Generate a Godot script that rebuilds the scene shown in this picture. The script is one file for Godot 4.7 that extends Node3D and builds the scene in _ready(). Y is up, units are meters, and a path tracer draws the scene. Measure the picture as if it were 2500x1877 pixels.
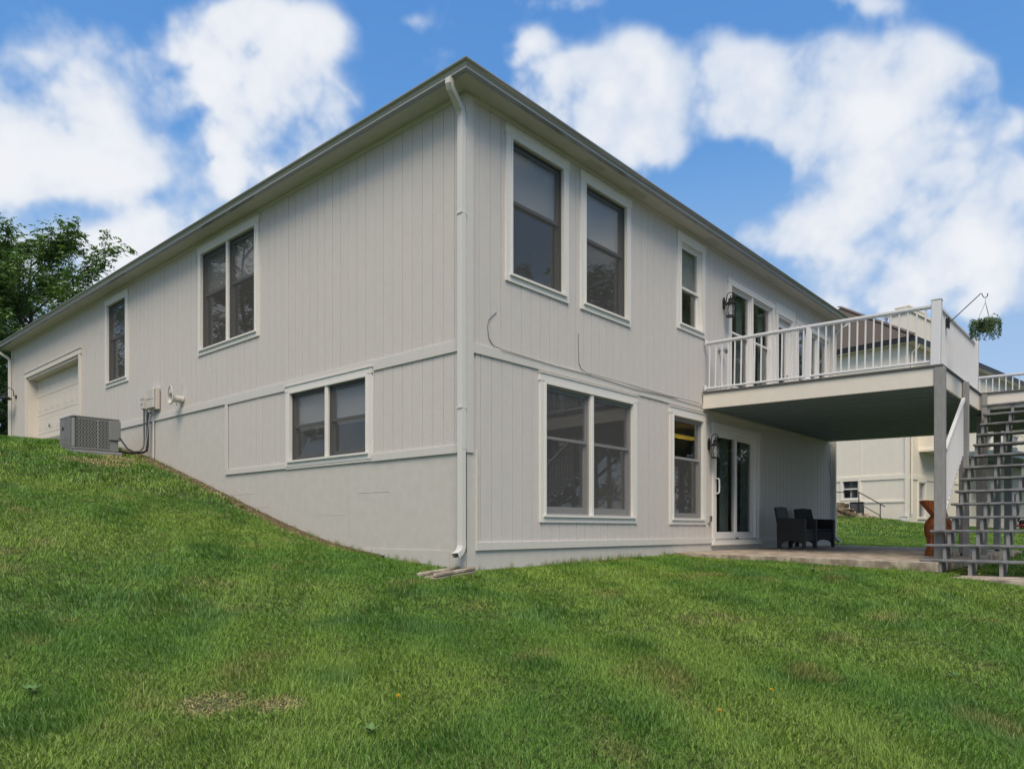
extends Node3D
# A painted two-level house on a sloping lawn. House corner at the origin: one facade runs along -z (plane x = 0), the other along +x (plane z = 0).

# ---------------------------------------------------------------- mesh builder
class MB:
	var v := PackedVector3Array()
	var n := PackedVector3Array()
	var c := PackedColorArray()
	var use_c := false
	var col := Color.WHITE
	func tri(a: Vector3, b: Vector3, d: Vector3) -> void:   # counter-clockwise seen from outside
		var nn := (b - a).cross(d - a).normalized()
		trin(a, b, d, nn, nn, nn)
	func trin(a: Vector3, b: Vector3, d: Vector3, na: Vector3, nb: Vector3, nd: Vector3) -> void:
		v.append(a); v.append(d); v.append(b)
		n.append(na); n.append(nd); n.append(nb)
		if use_c:
			c.append(col); c.append(col); c.append(col)
	func quad(a: Vector3, b: Vector3, d: Vector3, e: Vector3) -> void:
		tri(a, b, d); tri(a, d, e)
	func box(p: Vector3, q: Vector3) -> void:
		var lo := Vector3(minf(p.x, q.x), minf(p.y, q.y), minf(p.z, q.z))
		var hi := Vector3(maxf(p.x, q.x), maxf(p.y, q.y), maxf(p.z, q.z))
		obox(Transform3D(Basis.IDENTITY, (lo + hi) * 0.5), hi - lo)
	func obox(t: Transform3D, s: Vector3) -> void:
		var h := s * 0.5
		var p := []
		for i in 8:
			p.append(t * Vector3(h.x if i & 1 else -h.x, h.y if i & 2 else -h.y, h.z if i & 4 else -h.z))
		quad(p[4], p[5], p[7], p[6]); quad(p[1], p[0], p[2], p[3])
		quad(p[5], p[1], p[3], p[7]); quad(p[0], p[4], p[6], p[2])
		quad(p[6], p[7], p[3], p[2]); quad(p[0], p[1], p[5], p[4])
	func bbox(p: Vector3, q: Vector3, b: float) -> void:   # box with chamfered edges
		var lo := Vector3(minf(p.x, q.x), minf(p.y, q.y), minf(p.z, q.z))
		var hi := Vector3(maxf(p.x, q.x), maxf(p.y, q.y), maxf(p.z, q.z))
		bobox(Transform3D(Basis.IDENTITY, (lo + hi) * 0.5), hi - lo, b)
	func bobox(t: Transform3D, s: Vector3, b: float) -> void:
		var h := s * 0.5
		b = minf(b, minf(h.x, minf(h.y, h.z)) * 0.9)
		var e := h - Vector3(b, b, b)
		var vt := func(i: int, ax: int) -> Vector3:
			var sg := Vector3(1 if i & 1 else -1, 1 if i & 2 else -1, 1 if i & 4 else -1)
			var q := Vector3(sg.x * e.x, sg.y * e.y, sg.z * e.z)
			q[ax] = sg[ax] * h[ax]
			return t * q
		var fl := [[0, [1, 3, 7, 5]], [0, [0, 4, 6, 2]], [1, [2, 6, 7, 3]], [1, [0, 1, 5, 4]], [2, [4, 5, 7, 6]], [2, [0, 2, 3, 1]]]
		for f in fl:
			var k: Array = f[1]
			quad(vt.call(k[0], f[0]), vt.call(k[1], f[0]), vt.call(k[2], f[0]), vt.call(k[3], f[0]))
		var ctr := t.origin
		for ax in 3:      # edges along ax
			var a1 := (ax + 1) % 3
			var a2 := (ax + 2) % 3
			for s1 in 2:
				for s2 in 2:
					var i0: int = (s1 << a1) | (s2 << a2)
					var i1: int = i0 | (1 << ax)
					var qa: Vector3 = vt.call(i0, a1)
					var qb: Vector3 = vt.call(i1, a1)
					var qc: Vector3 = vt.call(i1, a2)
					var qd: Vector3 = vt.call(i0, a2)
					if (qb - qa).cross(qc - qa).dot((qa + qc) * 0.5 - ctr) < 0.0:
						quad(qd, qc, qb, qa)
					else:
						quad(qa, qb, qc, qd)
		for i in 8:
			var pa: Vector3 = vt.call(i, 0)
			var pb: Vector3 = vt.call(i, 1)
			var pc: Vector3 = vt.call(i, 2)
			if (pb - pa).cross(pc - pa).dot(pa - ctr) < 0.0:
				tri(pc, pb, pa)
			else:
				tri(pa, pb, pc)
	func bar(a: Vector3, b: Vector3, w: float, h: float, up := Vector3.UP) -> void:   # bar from a to b: w sideways, h along up
		var d := b - a
		var x := d.normalized()
		if absf(x.dot(up)) > 0.99:
			up = Vector3.RIGHT
		var z := x.cross(up).normalized()
		var y := z.cross(x)
		obox(Transform3D(Basis(x, y, z), (a + b) * 0.5), Vector3(d.length(), h, w))
	func ring(ctr: Vector3, x: Vector3, y: Vector3, r: float, k: int) -> Array:
		var o := []
		for i in k:
			var a := TAU * i / k
			o.append(ctr + (x * cos(a) + y * sin(a)) * r)
		return o
	func tube(pts: Array, r0: float, r1: float, k := 8, caps := true) -> void:
		var m := pts.size()
		var x := Vector3.ZERO
		var prev := []
		var pctr := Vector3.ZERO
		for i in m:
			var d: Vector3 = (pts[mini(i + 1, m - 1)] - pts[maxi(i - 1, 0)]).normalized()
			if i == 0:
				x = d.cross(Vector3.UP if absf(d.y) < 0.9 else Vector3.RIGHT).normalized()
			x = (x - d * x.dot(d)).normalized()
			var y := d.cross(x)
			var rr := lerpf(r0, r1, float(i) / (m - 1))
			var cur := ring(pts[i], x, y, rr, k)
			if i > 0:
				for j in k:
					var j2 := (j + 1) % k
					var na: Vector3 = (prev[j] - pctr).normalized()
					var nb: Vector3 = (prev[j2] - pctr).normalized()
					var nc: Vector3 = (cur[j2] - pts[i]).normalized()
					var nd: Vector3 = (cur[j] - pts[i]).normalized()
					trin(prev[j], prev[j2], cur[j2], na, nb, nc)
					trin(prev[j], cur[j2], cur[j], na, nc, nd)
			if caps and (i == 0 or i == m - 1):
				for j in k:
					if i == 0:
						tri(pts[i], cur[(j + 1) % k], cur[j])
					else:
						tri(pts[i], cur[j], cur[(j + 1) % k])
			prev = cur
			pctr = pts[i]
	func lathe(prof: Array, t: Transform3D, k := 20) -> void:   # prof: Vector2(radius, height) from bottom to top on the outside
		for i in prof.size() - 1:
			var p0: Vector2 = prof[i]
			var p1: Vector2 = prof[i + 1]
			var dn := Vector2(p1.y - p0.y, p0.x - p1.x).normalized()
			for j in k:
				var a0 := TAU * j / k
				var a1 := TAU * (j + 1) / k
				var d0 := Vector3(cos(a0), 0, -sin(a0))
				var d1 := Vector3(cos(a1), 0, -sin(a1))
				var n0 := t.basis * (d0 * dn.x + Vector3.UP * dn.y)
				var n1 := t.basis * (d1 * dn.x + Vector3.UP * dn.y)
				var a := t * (d0 * p0.x + Vector3.UP * p0.y)
				var b := t * (d1 * p0.x + Vector3.UP * p0.y)
				var d := t * (d1 * p1.x + Vector3.UP * p1.y)
				var e := t * (d0 * p1.x + Vector3.UP * p1.y)
				if p0.x > 1e-5:
					trin(a, b, d, n0, n1, n1)
				if p1.x > 1e-5:
					trin(a, d, e, n0, n1, n0)
	func prism(poly: PackedVector2Array, t: Transform3D, depth: float) -> void:   # poly counter-clockwise in xy, extruded along z from 0 to depth
		var idx := Geometry2D.triangulate_polygon(poly)
		if Geometry2D.is_polygon_clockwise(poly):
			poly.reverse()
			idx = Geometry2D.triangulate_polygon(poly)
		for i in range(0, idx.size(), 3):
			var a := poly[idx[i]]
			var b := poly[idx[i + 1]]
			var d := poly[idx[i + 2]]
			if (b - a).cross(d - a) < 0.0:
				var s := b
				b = d
				d = s
			tri(t * Vector3(a.x, a.y, depth), t * Vector3(b.x, b.y, depth), t * Vector3(d.x, d.y, depth))
			tri(t * Vector3(a.x, a.y, 0), t * Vector3(d.x, d.y, 0), t * Vector3(b.x, b.y, 0))
		var m := poly.size()
		for i in m:
			var a := poly[i]
			var b := poly[(i + 1) % m]
			quad(t * Vector3(a.x, a.y, 0), t * Vector3(b.x, b.y, 0), t * Vector3(b.x, b.y, depth), t * Vector3(a.x, a.y, depth))
	func mesh() -> ArrayMesh:
		var am := ArrayMesh.new()
		if v.is_empty():
			return am
		var arr := []
		arr.resize(Mesh.ARRAY_MAX)
		arr[Mesh.ARRAY_VERTEX] = v
		arr[Mesh.ARRAY_NORMAL] = n
		if use_c:
			arr[Mesh.ARRAY_COLOR] = c
		am.add_surface_from_arrays(Mesh.PRIMITIVE_TRIANGLES, arr)
		return am

# ---------------------------------------------------------------- node helpers
var M := {}
var taken := {}
var rng := RandomNumberGenerator.new()

func numbered(called: String) -> String:
	if not taken.has(called):
		taken[called] = 0
		return called
	taken[called] += 1
	return "%s_%03d" % [called, taken[called]]

func tag(o: Node, label: String, category: String, group := "") -> Node:
	o.set_meta("label", label)
	o.set_meta("category", category)
	if group:
		o.set_meta("group", group)
	return o

func thing(called: String, label: String, category: String, at := Vector3.ZERO, turn := 0.0, group := "") -> Node3D:
	var o := Node3D.new()
	o.name = numbered(called)
	add_child(o)
	o.position = at
	o.rotation.y = turn
	tag(o, label, category, group)
	return o

func obj(called: String, b: MB, m: Material, parent: Node, t := Transform3D.IDENTITY) -> MeshInstance3D:
	return inst(called, b.mesh(), m, parent, t)

func inst(called: String, am: Mesh, m: Material, parent: Node, t := Transform3D.IDENTITY) -> MeshInstance3D:
	var o := MeshInstance3D.new()
	o.name = numbered(called) if parent == self else called
	o.mesh = am
	o.material_override = m
	o.transform = t
	parent.add_child(o, true)
	return o

func structure(called: String, b: MB, m: Material, label := "") -> MeshInstance3D:
	var o := obj(called, b, m, self)
	o.set_meta("kind", "structure")
	if label:
		o.set_meta("label", label)
	return o

func lin(r: float, g: float, b: float, a := 1.0) -> Color:
	var q := Color(r, g, b).linear_to_srgb()
	q.a = a
	return q

func mat(c: Color, rough := 0.7, metal := 0.0) -> StandardMaterial3D:
	var m := StandardMaterial3D.new()
	m.albedo_color = c
	m.roughness = rough
	m.metallic = metal
	if c.a < 0.999:
		m.transparency = BaseMaterial3D.TRANSPARENCY_ALPHA
	return m

func noise(freq: float, sd: int, oct := 4, kind := FastNoiseLite.TYPE_SIMPLEX_SMOOTH) -> FastNoiseLite:
	var f := FastNoiseLite.new()
	f.noise_type = kind
	f.frequency = freq
	f.seed = sd
	f.fractal_octaves = oct
	return f

func nimg(w: int, h: int, freq: float, sd: int, oct := 4) -> Image:
	var im := noise(freq, sd, oct).get_seamless_image(w, h, false, false, 0.12, true)
	im.convert(Image.FORMAT_L8)
	return im

func tex(im: Image) -> ImageTexture:
	return ImageTexture.create_from_image(im)

func remap_img(im: Image, lo: Color, hi: Color, gain := 1.0) -> Image:
	var w := im.get_width()
	var h := im.get_height()
	var src := im.get_data()
	var out := PackedByteArray()
	out.resize(w * h * 3)
	for i in w * h:
		var t := clampf((src[i] / 255.0 - 0.5) * gain + 0.5, 0.0, 1.0)
		var q := lo.lerp(hi, t)
		out[i * 3] = int(q.r * 255.0)
		out[i * 3 + 1] = int(q.g * 255.0)
		out[i * 3 + 2] = int(q.b * 255.0)
	return Image.create_from_data(w, h, false, Image.FORMAT_RGB8, out)

func mixed(a: Image, b: Image, ka: float, kb: float) -> Image:
	var da := a.get_data()
	var db := b.get_data()
	for i in da.size():
		da[i] = int(clampf((da[i] / 255.0 - 0.5) * ka + (db[i] / 255.0 - 0.5) * kb + 0.5, 0.0, 1.0) * 255.0)
	return Image.create_from_data(a.get_width(), a.get_height(), false, Image.FORMAT_L8, da)

func triplanar(m: StandardMaterial3D, s: Vector3, world := true) -> void:
	m.uv1_triplanar = true
	m.uv1_world_triplanar = world
	m.uv1_triplanar_sharpness = 8.0
	m.uv1_scale = s

func textured(c: Color, albedo: Texture2D, bump: Texture2D, relief: float, s: Vector3, rough := 0.75, world := true) -> StandardMaterial3D:
	var m := mat(c, rough)
	m.albedo_texture = albedo
	if bump:
		m.heightmap_enabled = true
		m.heightmap_texture = bump
		m.heightmap_scale = relief
	triplanar(m, s, world)
	return m

# ---------------------------------------------------------------- constants
const EYE := Vector3(-6.3642, 0.41, 6.4299)
const SOFFIT := 5.835
const PLANK := 0.2032
const XEND := 13.5      # length of the facade along +x
const ZEND := 19.5      # length of the facade along -z

func look_dir(px: float, py: float) -> Vector3:   # direction through a point of the photograph (2500 px wide)
	return Vector3(0.7468, 0, -0.6651) + Vector3(0.6651, 0, 0.7468) * ((px - 1250.0) / 1775.5) + Vector3.UP * ((1291.8 - py) / 1775.5)

func at_depth(px: float, depth: float) -> Vector3:
	var p := EYE + look_dir(px, 1291.8) * depth
	return Vector3(p.x, 0, p.z)

func _ready() -> void:
	rng.seed = 7
	setup_camera_and_light()
	make_materials()
	make_terrain()
	make_house()
	make_deck()
	make_stairs()
	make_wall_fittings()
	make_patio_things()
	make_neighbour()
	make_trees()
	make_grass()

# ================================================================ camera, sky, sun
func setup_camera_and_light() -> void:
	var cam := Camera3D.new()
	cam.name = "camera"
	cam.position = EYE
	cam.rotation.y = -atan2(0.7468, 0.6651)
	cam.projection = Camera3D.PROJECTION_FRUSTUM
	cam.near = 0.1
	cam.far = 3000.0
	cam.size = 0.1 * 1877.0 / 1775.5
	cam.frustum_offset = Vector2(0, 0.1 * (1291.8 - 938.5) / 1775.5)
	add_child(cam)
	cam.current = true
	var env := Environment.new()
	env.background_mode = Environment.BG_SKY
	var sky := Sky.new()
	var pm := PanoramaSkyMaterial.new()
	pm.panorama = sky_picture()
	sky.sky_material = pm
	env.sky = sky
	env.background_energy_multiplier = 0.475
	env.ambient_light_source = Environment.AMBIENT_SOURCE_SKY
	env.tonemap_mode = Environment.TONE_MAPPER_LINEAR
	env.tonemap_exposure = 2.1
	env.sdfgi_enabled = true
	env.ssao_enabled = true
	env.ssil_enabled = true
	var we := WorldEnvironment.new()
	we.name = "environment"
	we.environment = env
	add_child(we)
	var sun := DirectionalLight3D.new()
	sun.name = "sun"
	sun.light_color = Color(1.0, 0.935, 0.835)
	sun.light_energy = 0.5
	sun.light_angular_distance = 32.0
	sun.shadow_enabled = true
	sun.look_at_from_position(Vector3(-9, 16, 8), Vector3.ZERO)
	add_child(sun)

func sky_picture() -> ImageTexture:
	# clouds as soft masses placed in the directions where the photograph has them; elsewhere the same kind of clouds from noise
	var W := 4096
	var H := 2048
	var k := 2500.0 / 2212.0
	var blobs := []
	for b in [
		[60, 190, 170, 100, 1.0], [70, 290, 210, 90, 1.0], [210, 350, 150, 55, 0.8], [60, 400, 130, 50, 0.6], [150, 230, 60, 40, 0.35],
		[540, 60, 140, 80, 0.95], [690, 80, 80, 60, 0.6], [620, 235, 130, 95, 1.05], [500, 190, 70, 60, 0.8], [560, 340, 110, 70, 1.0], [700, 240, 80, 60, 0.9], [460, 130, 60, 50, 0.5],
		[880, 50, 60, 25, 0.45], [1150, 85, 50, 35, 0.5], [1235, 10, 80, 30, 0.6], [190, 60, 90, 60, 0.2],
		[1320, 190, 130, 110, 1.0], [1390, 110, 60, 70, 0.7], [1260, 280, 120, 90, 0.9], [1410, 290, 90, 80, 0.6], [1240, 160, 70, 60, 0.6],
		[1670, 180, 190, 90, 1.15], [1590, 120, 70, 60, 0.45], [1700, 260, 130, 60, 0.8], [1800, 110, 80, 70, 0.7], [1720, 330, 90, 40, 0.4],
		[1990, 110, 110, 80, 0.9], [2080, 180, 100, 70, 0.75], [2000, 210, 110, 60, 0.8], [1910, 240, 80, 50, 0.6],
		[1870, 350, 130, 110, 1.2], [1960, 440, 240, 110, 1.35], [2130, 420, 140, 90, 1.25], [1790, 440, 100, 70, 0.9], [2150, 270, 110, 40, 0.7], [2040, 560, 220, 55, 0.75],
		[1660, 520, 130, 45, 0.6], [1880, 640, 240, 60, 0.75], [330, 390, 110, 30, 0.25], [420, 440, 120, 40, 0.3], [1480, 330, 90, 60, 0.3], [1860, 0, 110, 30, 0.7], [360, 500, 100, 50, 0.75], [270, 540, 90, 40, 0.8], [120, 560, 200, 70, 0.8], [900, 300, 60, 40, 0.1], [2160, 640, 180, 70, 0.8], [100, 700, 200, 100, 0.8]]:
		blobs.append([b[0] * k, b[1] * k, 1.0 / (b[2] * k), 1.0 / (b[3] * k), b[4]])
	var n1 := noise(6.5, 11, 7)
	var nb := noise(5.5, 57, 5)
	nb.fractal_type = FastNoiseLite.FRACTAL_RIDGED
	nb.fractal_gain = 0.55
	var n2 := noise(1.9, 23, 3)
	var n3 := noise(14.0, 31, 3)
	var bytes := PackedByteArray()
	bytes.resize(W * H * 3)
	var fw := Vector3(0.7468, 0, -0.6651)
	var rt := Vector3(0.6651, 0, 0.7468)
	var hh := H / 2
	sky_blobs = blobs
	for jb in hh / 2:
		for ib in W / 2:
			var dc := sky_dir(ib * 2 + 0.5, jb * 2 + 0.5, W, H)
			var zc := dc.dot(fw)
			var near_view := false
			if zc > 0.4:
				var px := 1250.0 + 1775.5 * dc.dot(rt) / zc
				var py := 1291.8 - 1775.5 * dc.y / zc
				near_view = px > -120.0 and px < 2620.0 and py > -80.0 and py < 1320.0
			var q2 := Color.BLACK
			if not near_view:
				q2 = sky_color(dc, n1, nb, n2, n3)
			for sub in 4:
				var i := ib * 2 + (sub & 1)
				var j := jb * 2 + (sub >> 1)
				if near_view:
					q2 = sky_color(sky_dir(i, j, W, H), n1, nb, n2, n3)
				var o := (j * W + i) * 3
				bytes[o] = int(q2.r * 255.0)
				bytes[o + 1] = int(q2.g * 255.0)
				bytes[o + 2] = int(q2.b * 255.0)
	var g := Color(0.16, 0.19, 0.12).linear_to_srgb()
	var im := Image.create_from_data(W, H, false, Image.FORMAT_RGB8, bytes)
	im.fill_rect(Rect2i(0, hh, W, H - hh), g)
	return tex(im)

var sky_blobs := []

func sky_dir(i: float, j: float, W: int, H: int) -> Vector3:
	# Godot's panorama: u = atan2(x, -z) / TAU
	var el := PI * (0.5 - (j + 0.5) / H)
	var az := TAU * ((i + 0.5) / W)
	return Vector3(sin(az) * cos(el), sin(el), -cos(az) * cos(el))

func sky_color(d: Vector3, n1: FastNoiseLite, nb: FastNoiseLite, n2: FastNoiseLite, n3: FastNoiseLite) -> Color:
	var se := d.y
	var blue := Color(0.10, 0.28, 0.66).lerp(Color(0.155, 0.375, 0.75), clampf((0.60 - se) / 0.25, 0.0, 1.0)).lerp(Color(0.56, 0.70, 0.88), pow(clampf((0.46 - se) / 0.46, 0.0, 1.0), 1.1))
	var a := 0.66 * n1.get_noise_3dv(d) - 0.42 * nb.get_noise_3dv(d)
	var dz := d.dot(Vector3(0.7468, 0, -0.6651))
	var low := n2.get_noise_3dv(d)
	var small := n3.get_noise_3dv(d)
	var cover := 0.14 + 0.9 * low
	if dz > 0.2:
		var px := 1250.0 + 1775.5 * d.dot(Vector3(0.6651, 0, 0.7468)) / dz
		var py := 1291.8 - 1775.5 * se / dz
		if px > -500.0 and px < 3000.0 and py > -500.0:
			var wx := small * 26.0 + a * 50.0
			var s := -0.37 + 0.22 * low
			for b in sky_blobs:
				var ux: float = (px + wx - b[0]) * b[2]
				var uy: float = (py - wx * 0.7 - b[1]) * b[3]
				var q := ux * ux + uy * uy
				if q < 5.0:
					s += b[4] * exp(-q * 1.05)
			s = minf(s, 0.36 + 0.12 * (s - 0.36))
			var edge := clampf(minf(minf(px + 500.0, 3000.0 - px), py + 500.0) / 400.0, 0.0, 1.0)
			cover = lerpf(cover, s, edge)
	var f := cover + 0.9 * a + 0.12 * small
	var dens := smoothstep(-0.24, 0.30, f)
	var thick := smoothstep(-0.15, 0.66, f + 0.2 * low)
	var cl := Color(0.58, 0.68, 0.84).lerp(Color(0.90, 0.915, 0.945), thick)
	return blue.lerp(cl, pow(dens, 1.15) * 0.96).linear_to_srgb().clamp()

# ================================================================ materials
func make_materials() -> void:
	var blot := tex(remap_img(nimg(256, 256, 0.012, 3, 5), Color(0.982, 0.981, 0.98), Color(1, 1, 1), 1.2))
	var streak := nimg(512, 64, 0.03, 5, 4)
	streak.resize(512, 512, Image.INTERPOLATE_CUBIC)
	var saw := nimg(64, 512, 0.06, 9, 3)
	saw.resize(512, 512, Image.INTERPOLATE_CUBIC)
	var fine := nimg(512, 512, 0.05, 17, 4)
	var sawn := mixed(mixed(streak, saw, 0.9, 0.7), fine, 1.0, 0.8)
	var sawn_t := tex(sawn)
	var fine_t := tex(fine)
	M.siding = textured(lin(0.600, 0.562, 0.527), blot, sawn_t, 0.12, Vector3(1.3, 0.8, 1.3), 0.62)
	M.siding_b = textured(lin(0.598, 0.560, 0.525), blot, sawn_t, 0.19, Vector3(1.2, 0.8, 1.2), 0.62)
	M.siding_b.uv1_offset = Vector3(0.37, 0.21, 0.53)
	M.trim = textured(lin(0.625, 0.598, 0.560), blot, fine_t, 0.04, Vector3(1.5, 1.5, 1.5), 0.5)
	M.casing = textured(lin(0.745, 0.72, 0.68), blot, fine_t, 0.025, Vector3(1.7, 1.7, 1.7), 0.45)
	M.soffit = textured(lin(0.60, 0.575, 0.535), blot, fine_t, 0.05, Vector3(1.2, 1.2, 1.2), 0.65)
	var pits := nimg(512, 512, 0.035, 41, 5)
	M.foundation = textured(lin(0.575, 0.55, 0.508), tex(remap_img(nimg(256, 256, 0.02, 43, 4), Color(0.972, 0.970, 0.966), Color(1, 1, 1), 1.4)), tex(pits), 0.03, Vector3(0.9, 0.9, 0.9), 0.7)
	M.gutter = mat(lin(0.40, 0.40, 0.39), 0.16, 0.55)
	M.downspout = mat(lin(0.66, 0.64, 0.60), 0.32)
	M.vinyl = mat(lin(0.74, 0.73, 0.71), 0.35)
	M.sash = mat(lin(0.085, 0.085, 0.083), 0.4)
	M.sash_grey = mat(lin(0.30, 0.30, 0.295), 0.4)
	M.glass = mat(lin(0.02, 0.025, 0.025, 0.06), 0.0)
	M.screen = mat(lin(0.17, 0.17, 0.165, 0.27), 0.9)
	M.blind = mat(lin(0.58, 0.58, 0.56), 0.6)
	M.blind_pale = mat(lin(0.80, 0.80, 0.78), 0.6)
	M.curtain = mat(lin(0.10, 0.135, 0.13), 0.9)
	M.room = mat(lin(0.30, 0.28, 0.25), 0.9)
	M.lampstrip = mat(lin(0.7, 0.6, 0.2), 0.6)
	M.lampstrip.emission_enabled = true
	M.lampstrip.emission = Color(0.95, 0.82, 0.30)
	M.lampstrip.emission_energy_multiplier = 0.12
	M.white = mat(lin(0.70, 0.70, 0.72), 0.38)
	M.grey_paint = textured(lin(0.28, 0.277, 0.273), tex(remap_img(nimg(256, 256, 0.02, 77, 5), Color(0.93, 0.93, 0.93), Color(1, 1, 1), 1.4)), sawn_t, 0.1, Vector3(2.0, 0.9, 2.0), 0.6)
	M.tread = textured(lin(0.222, 0.226, 0.232), tex(remap_img(nimg(256, 256, 0.03, 79, 5), Color(0.72, 0.72, 0.72), Color(1, 1, 1), 1.7)), sawn_t, 0.12, Vector3(2.0, 2.0, 0.7), 0.6)
	M.fascia = textured(lin(0.75, 0.70, 0.625), blot, fine_t, 0.03, Vector3(1.3, 1.3, 1.3), 0.55)
	M.deck_edge = mat(lin(0.10, 0.098, 0.095), 0.7)
	M.under = textured(lin(0.125, 0.190, 0.230), blot, sawn_t, 0.12, Vector3(1.5, 1.5, 0.6), 0.6)
	M.concrete = textured(lin(0.50, 0.43, 0.345), tex(remap_img(nimg(512, 512, 0.012, 51, 6), Color(0.72, 0.70, 0.68), Color(1, 1, 1), 1.8)), fine_t, 0.08, Vector3(0.6, 0.6, 0.6), 0.85)
	M.soil = textured(lin(0.27, 0.19, 0.115), tex(remap_img(nimg(256, 256, 0.05, 53, 5), Color(0.5, 0.48, 0.45), Color(1, 1, 1), 2.0)), fine_t, 2.0, Vector3(2, 2, 2), 0.95)
	M.turf = textured(lin(0.125, 0.165, 0.045), tex(remap_img(nimg(512, 512, 0.03, 55, 6), Color(0.45, 0.5, 0.4), Color(1, 1, 1), 2.0)), fine_t, 2.0, Vector3(0.7, 0.7, 0.7), 0.95)
	M.black_metal = mat(lin(0.012, 0.012, 0.014), 0.42)
	M.lantern_glass = mat(lin(0.6, 0.62, 0.6, 0.12), 0.05)
	M.bulb = mat(lin(0.75, 0.74, 0.68), 0.25)
	M.silver = mat(lin(0.45, 0.45, 0.46), 0.3, 0.8)
	M.wicker = textured(lin(0.042, 0.045, 0.050), tex(remap_img(nimg(128, 128, 0.2, 61, 2), Color(0.55, 0.55, 0.55), Color(1, 1, 1), 2.0)), weave_tex(), 0.25, Vector3(9, 9, 9), 0.55)
	M.ac = textured(lin(0.22, 0.225, 0.225), blot, fine_t, 0.05, Vector3(2, 2, 2), 0.45)
	M.ac_light = mat(lin(0.23, 0.235, 0.235), 0.45)
	M.ac_dark = mat(lin(0.012, 0.012, 0.012), 0.8)
	M.badge = mat(lin(0.55, 0.55, 0.55), 0.4)
	M.pipe = mat(lin(0.10, 0.10, 0.095), 0.55)
	M.pipe_black = mat(lin(0.018, 0.018, 0.018), 0.7)
	M.box_paint = mat(lin(0.52, 0.495, 0.455), 0.55)
	M.garage = textured(lin(0.70, 0.645, 0.575), blot, fine_t, 0.03, Vector3(1.7, 1.7, 1.7), 0.5)
	M.stain = textured(lin(0.42, 0.13, 0.034), tex(remap_img(streak, Color(0.55, 0.5, 0.45), Color(1, 1, 1), 1.8)), sawn_t, 0.08, Vector3(2.5, 1.0, 2.5), 0.42)
	M.leaf_basket = mat(Color.WHITE, 0.6)
	M.leaf_basket.vertex_color_use_as_albedo = true
	M.leaf = mat(Color.WHITE, 0.55)
	M.leaf.vertex_color_use_as_albedo = true
	M.leaf.backlight_enabled = true
	M.leaf.backlight = Color(0.6, 0.7, 0.35)
	M.bark = textured(lin(0.12, 0.095, 0.075), tex(remap_img(streak, Color(0.5, 0.5, 0.5), Color(1, 1, 1), 1.8)), sawn_t, 1.0, Vector3(1.5, 0.6, 1.5), 0.9)
	M.grass = mat(Color.WHITE, 0.38)
	M.grass.vertex_color_use_as_albedo = true
	M.grass.backlight_enabled = true
	M.grass.backlight = Color(0.55, 0.62, 0.30)
	M.n_wall = textured(lin(0.84, 0.785, 0.68), blot, sawn_t, 0.15, Vector3(0.7, 0.4, 0.7), 0.7)
	M.n_trim = mat(lin(0.85, 0.795, 0.69), 0.6)
	M.shingle = textured(lin(0.25, 0.20, 0.165), tex(remap_img(nimg(256, 256, 0.09, 91, 3), Color(0.55, 0.53, 0.5), Color(1, 1, 1), 2.2)), fine_t, 2.0, Vector3(1.6, 4.0, 1.6), 0.9)
	M.n_fascia = mat(lin(0.016, 0.016, 0.017), 0.5)
	M.rock = textured(lin(0.36, 0.28, 0.19), tex(remap_img(nimg(256, 256, 0.03, 93, 5), Color(0.5, 0.48, 0.46), Color(1, 1, 1), 2.0)), fine_t, 4.0, Vector3(1, 1.6, 1), 0.9)
	M.red = mat(lin(0.5, 0.02, 0.035), 0.35)
	M.rubber = mat(lin(0.02, 0.02, 0.02), 0.8)
	M.yellow = mat(lin(0.80, 0.52, 0.01), 0.6)
	M.stem = mat(lin(0.08, 0.14, 0.03), 0.6)
	M.cable = mat(lin(0.20, 0.195, 0.185), 0.6)
	M.n_glass = mat(lin(0.02, 0.03, 0.035, 0.12), 0.02)
	M.roof = M.shingle

func weave_tex() -> ImageTexture:
	var im := Image.create(128, 128, false, Image.FORMAT_L8)
	for y in 128:
		for x in 128:
			var cx := int(x / 8)
			var cy := int(y / 8)
			var fx := (x % 8) / 8.0
			var fy := (y % 8) / 8.0
			var h := sin(fx * PI) if (cx + cy) % 2 == 0 else sin(fy * PI)
			im.set_pixel(x, y, Color(h, h, h))
	return tex(im)

# ================================================================ terrain
var gx := PackedFloat32Array()
var gz := PackedFloat32Array()
var gh := PackedFloat32Array()

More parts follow.
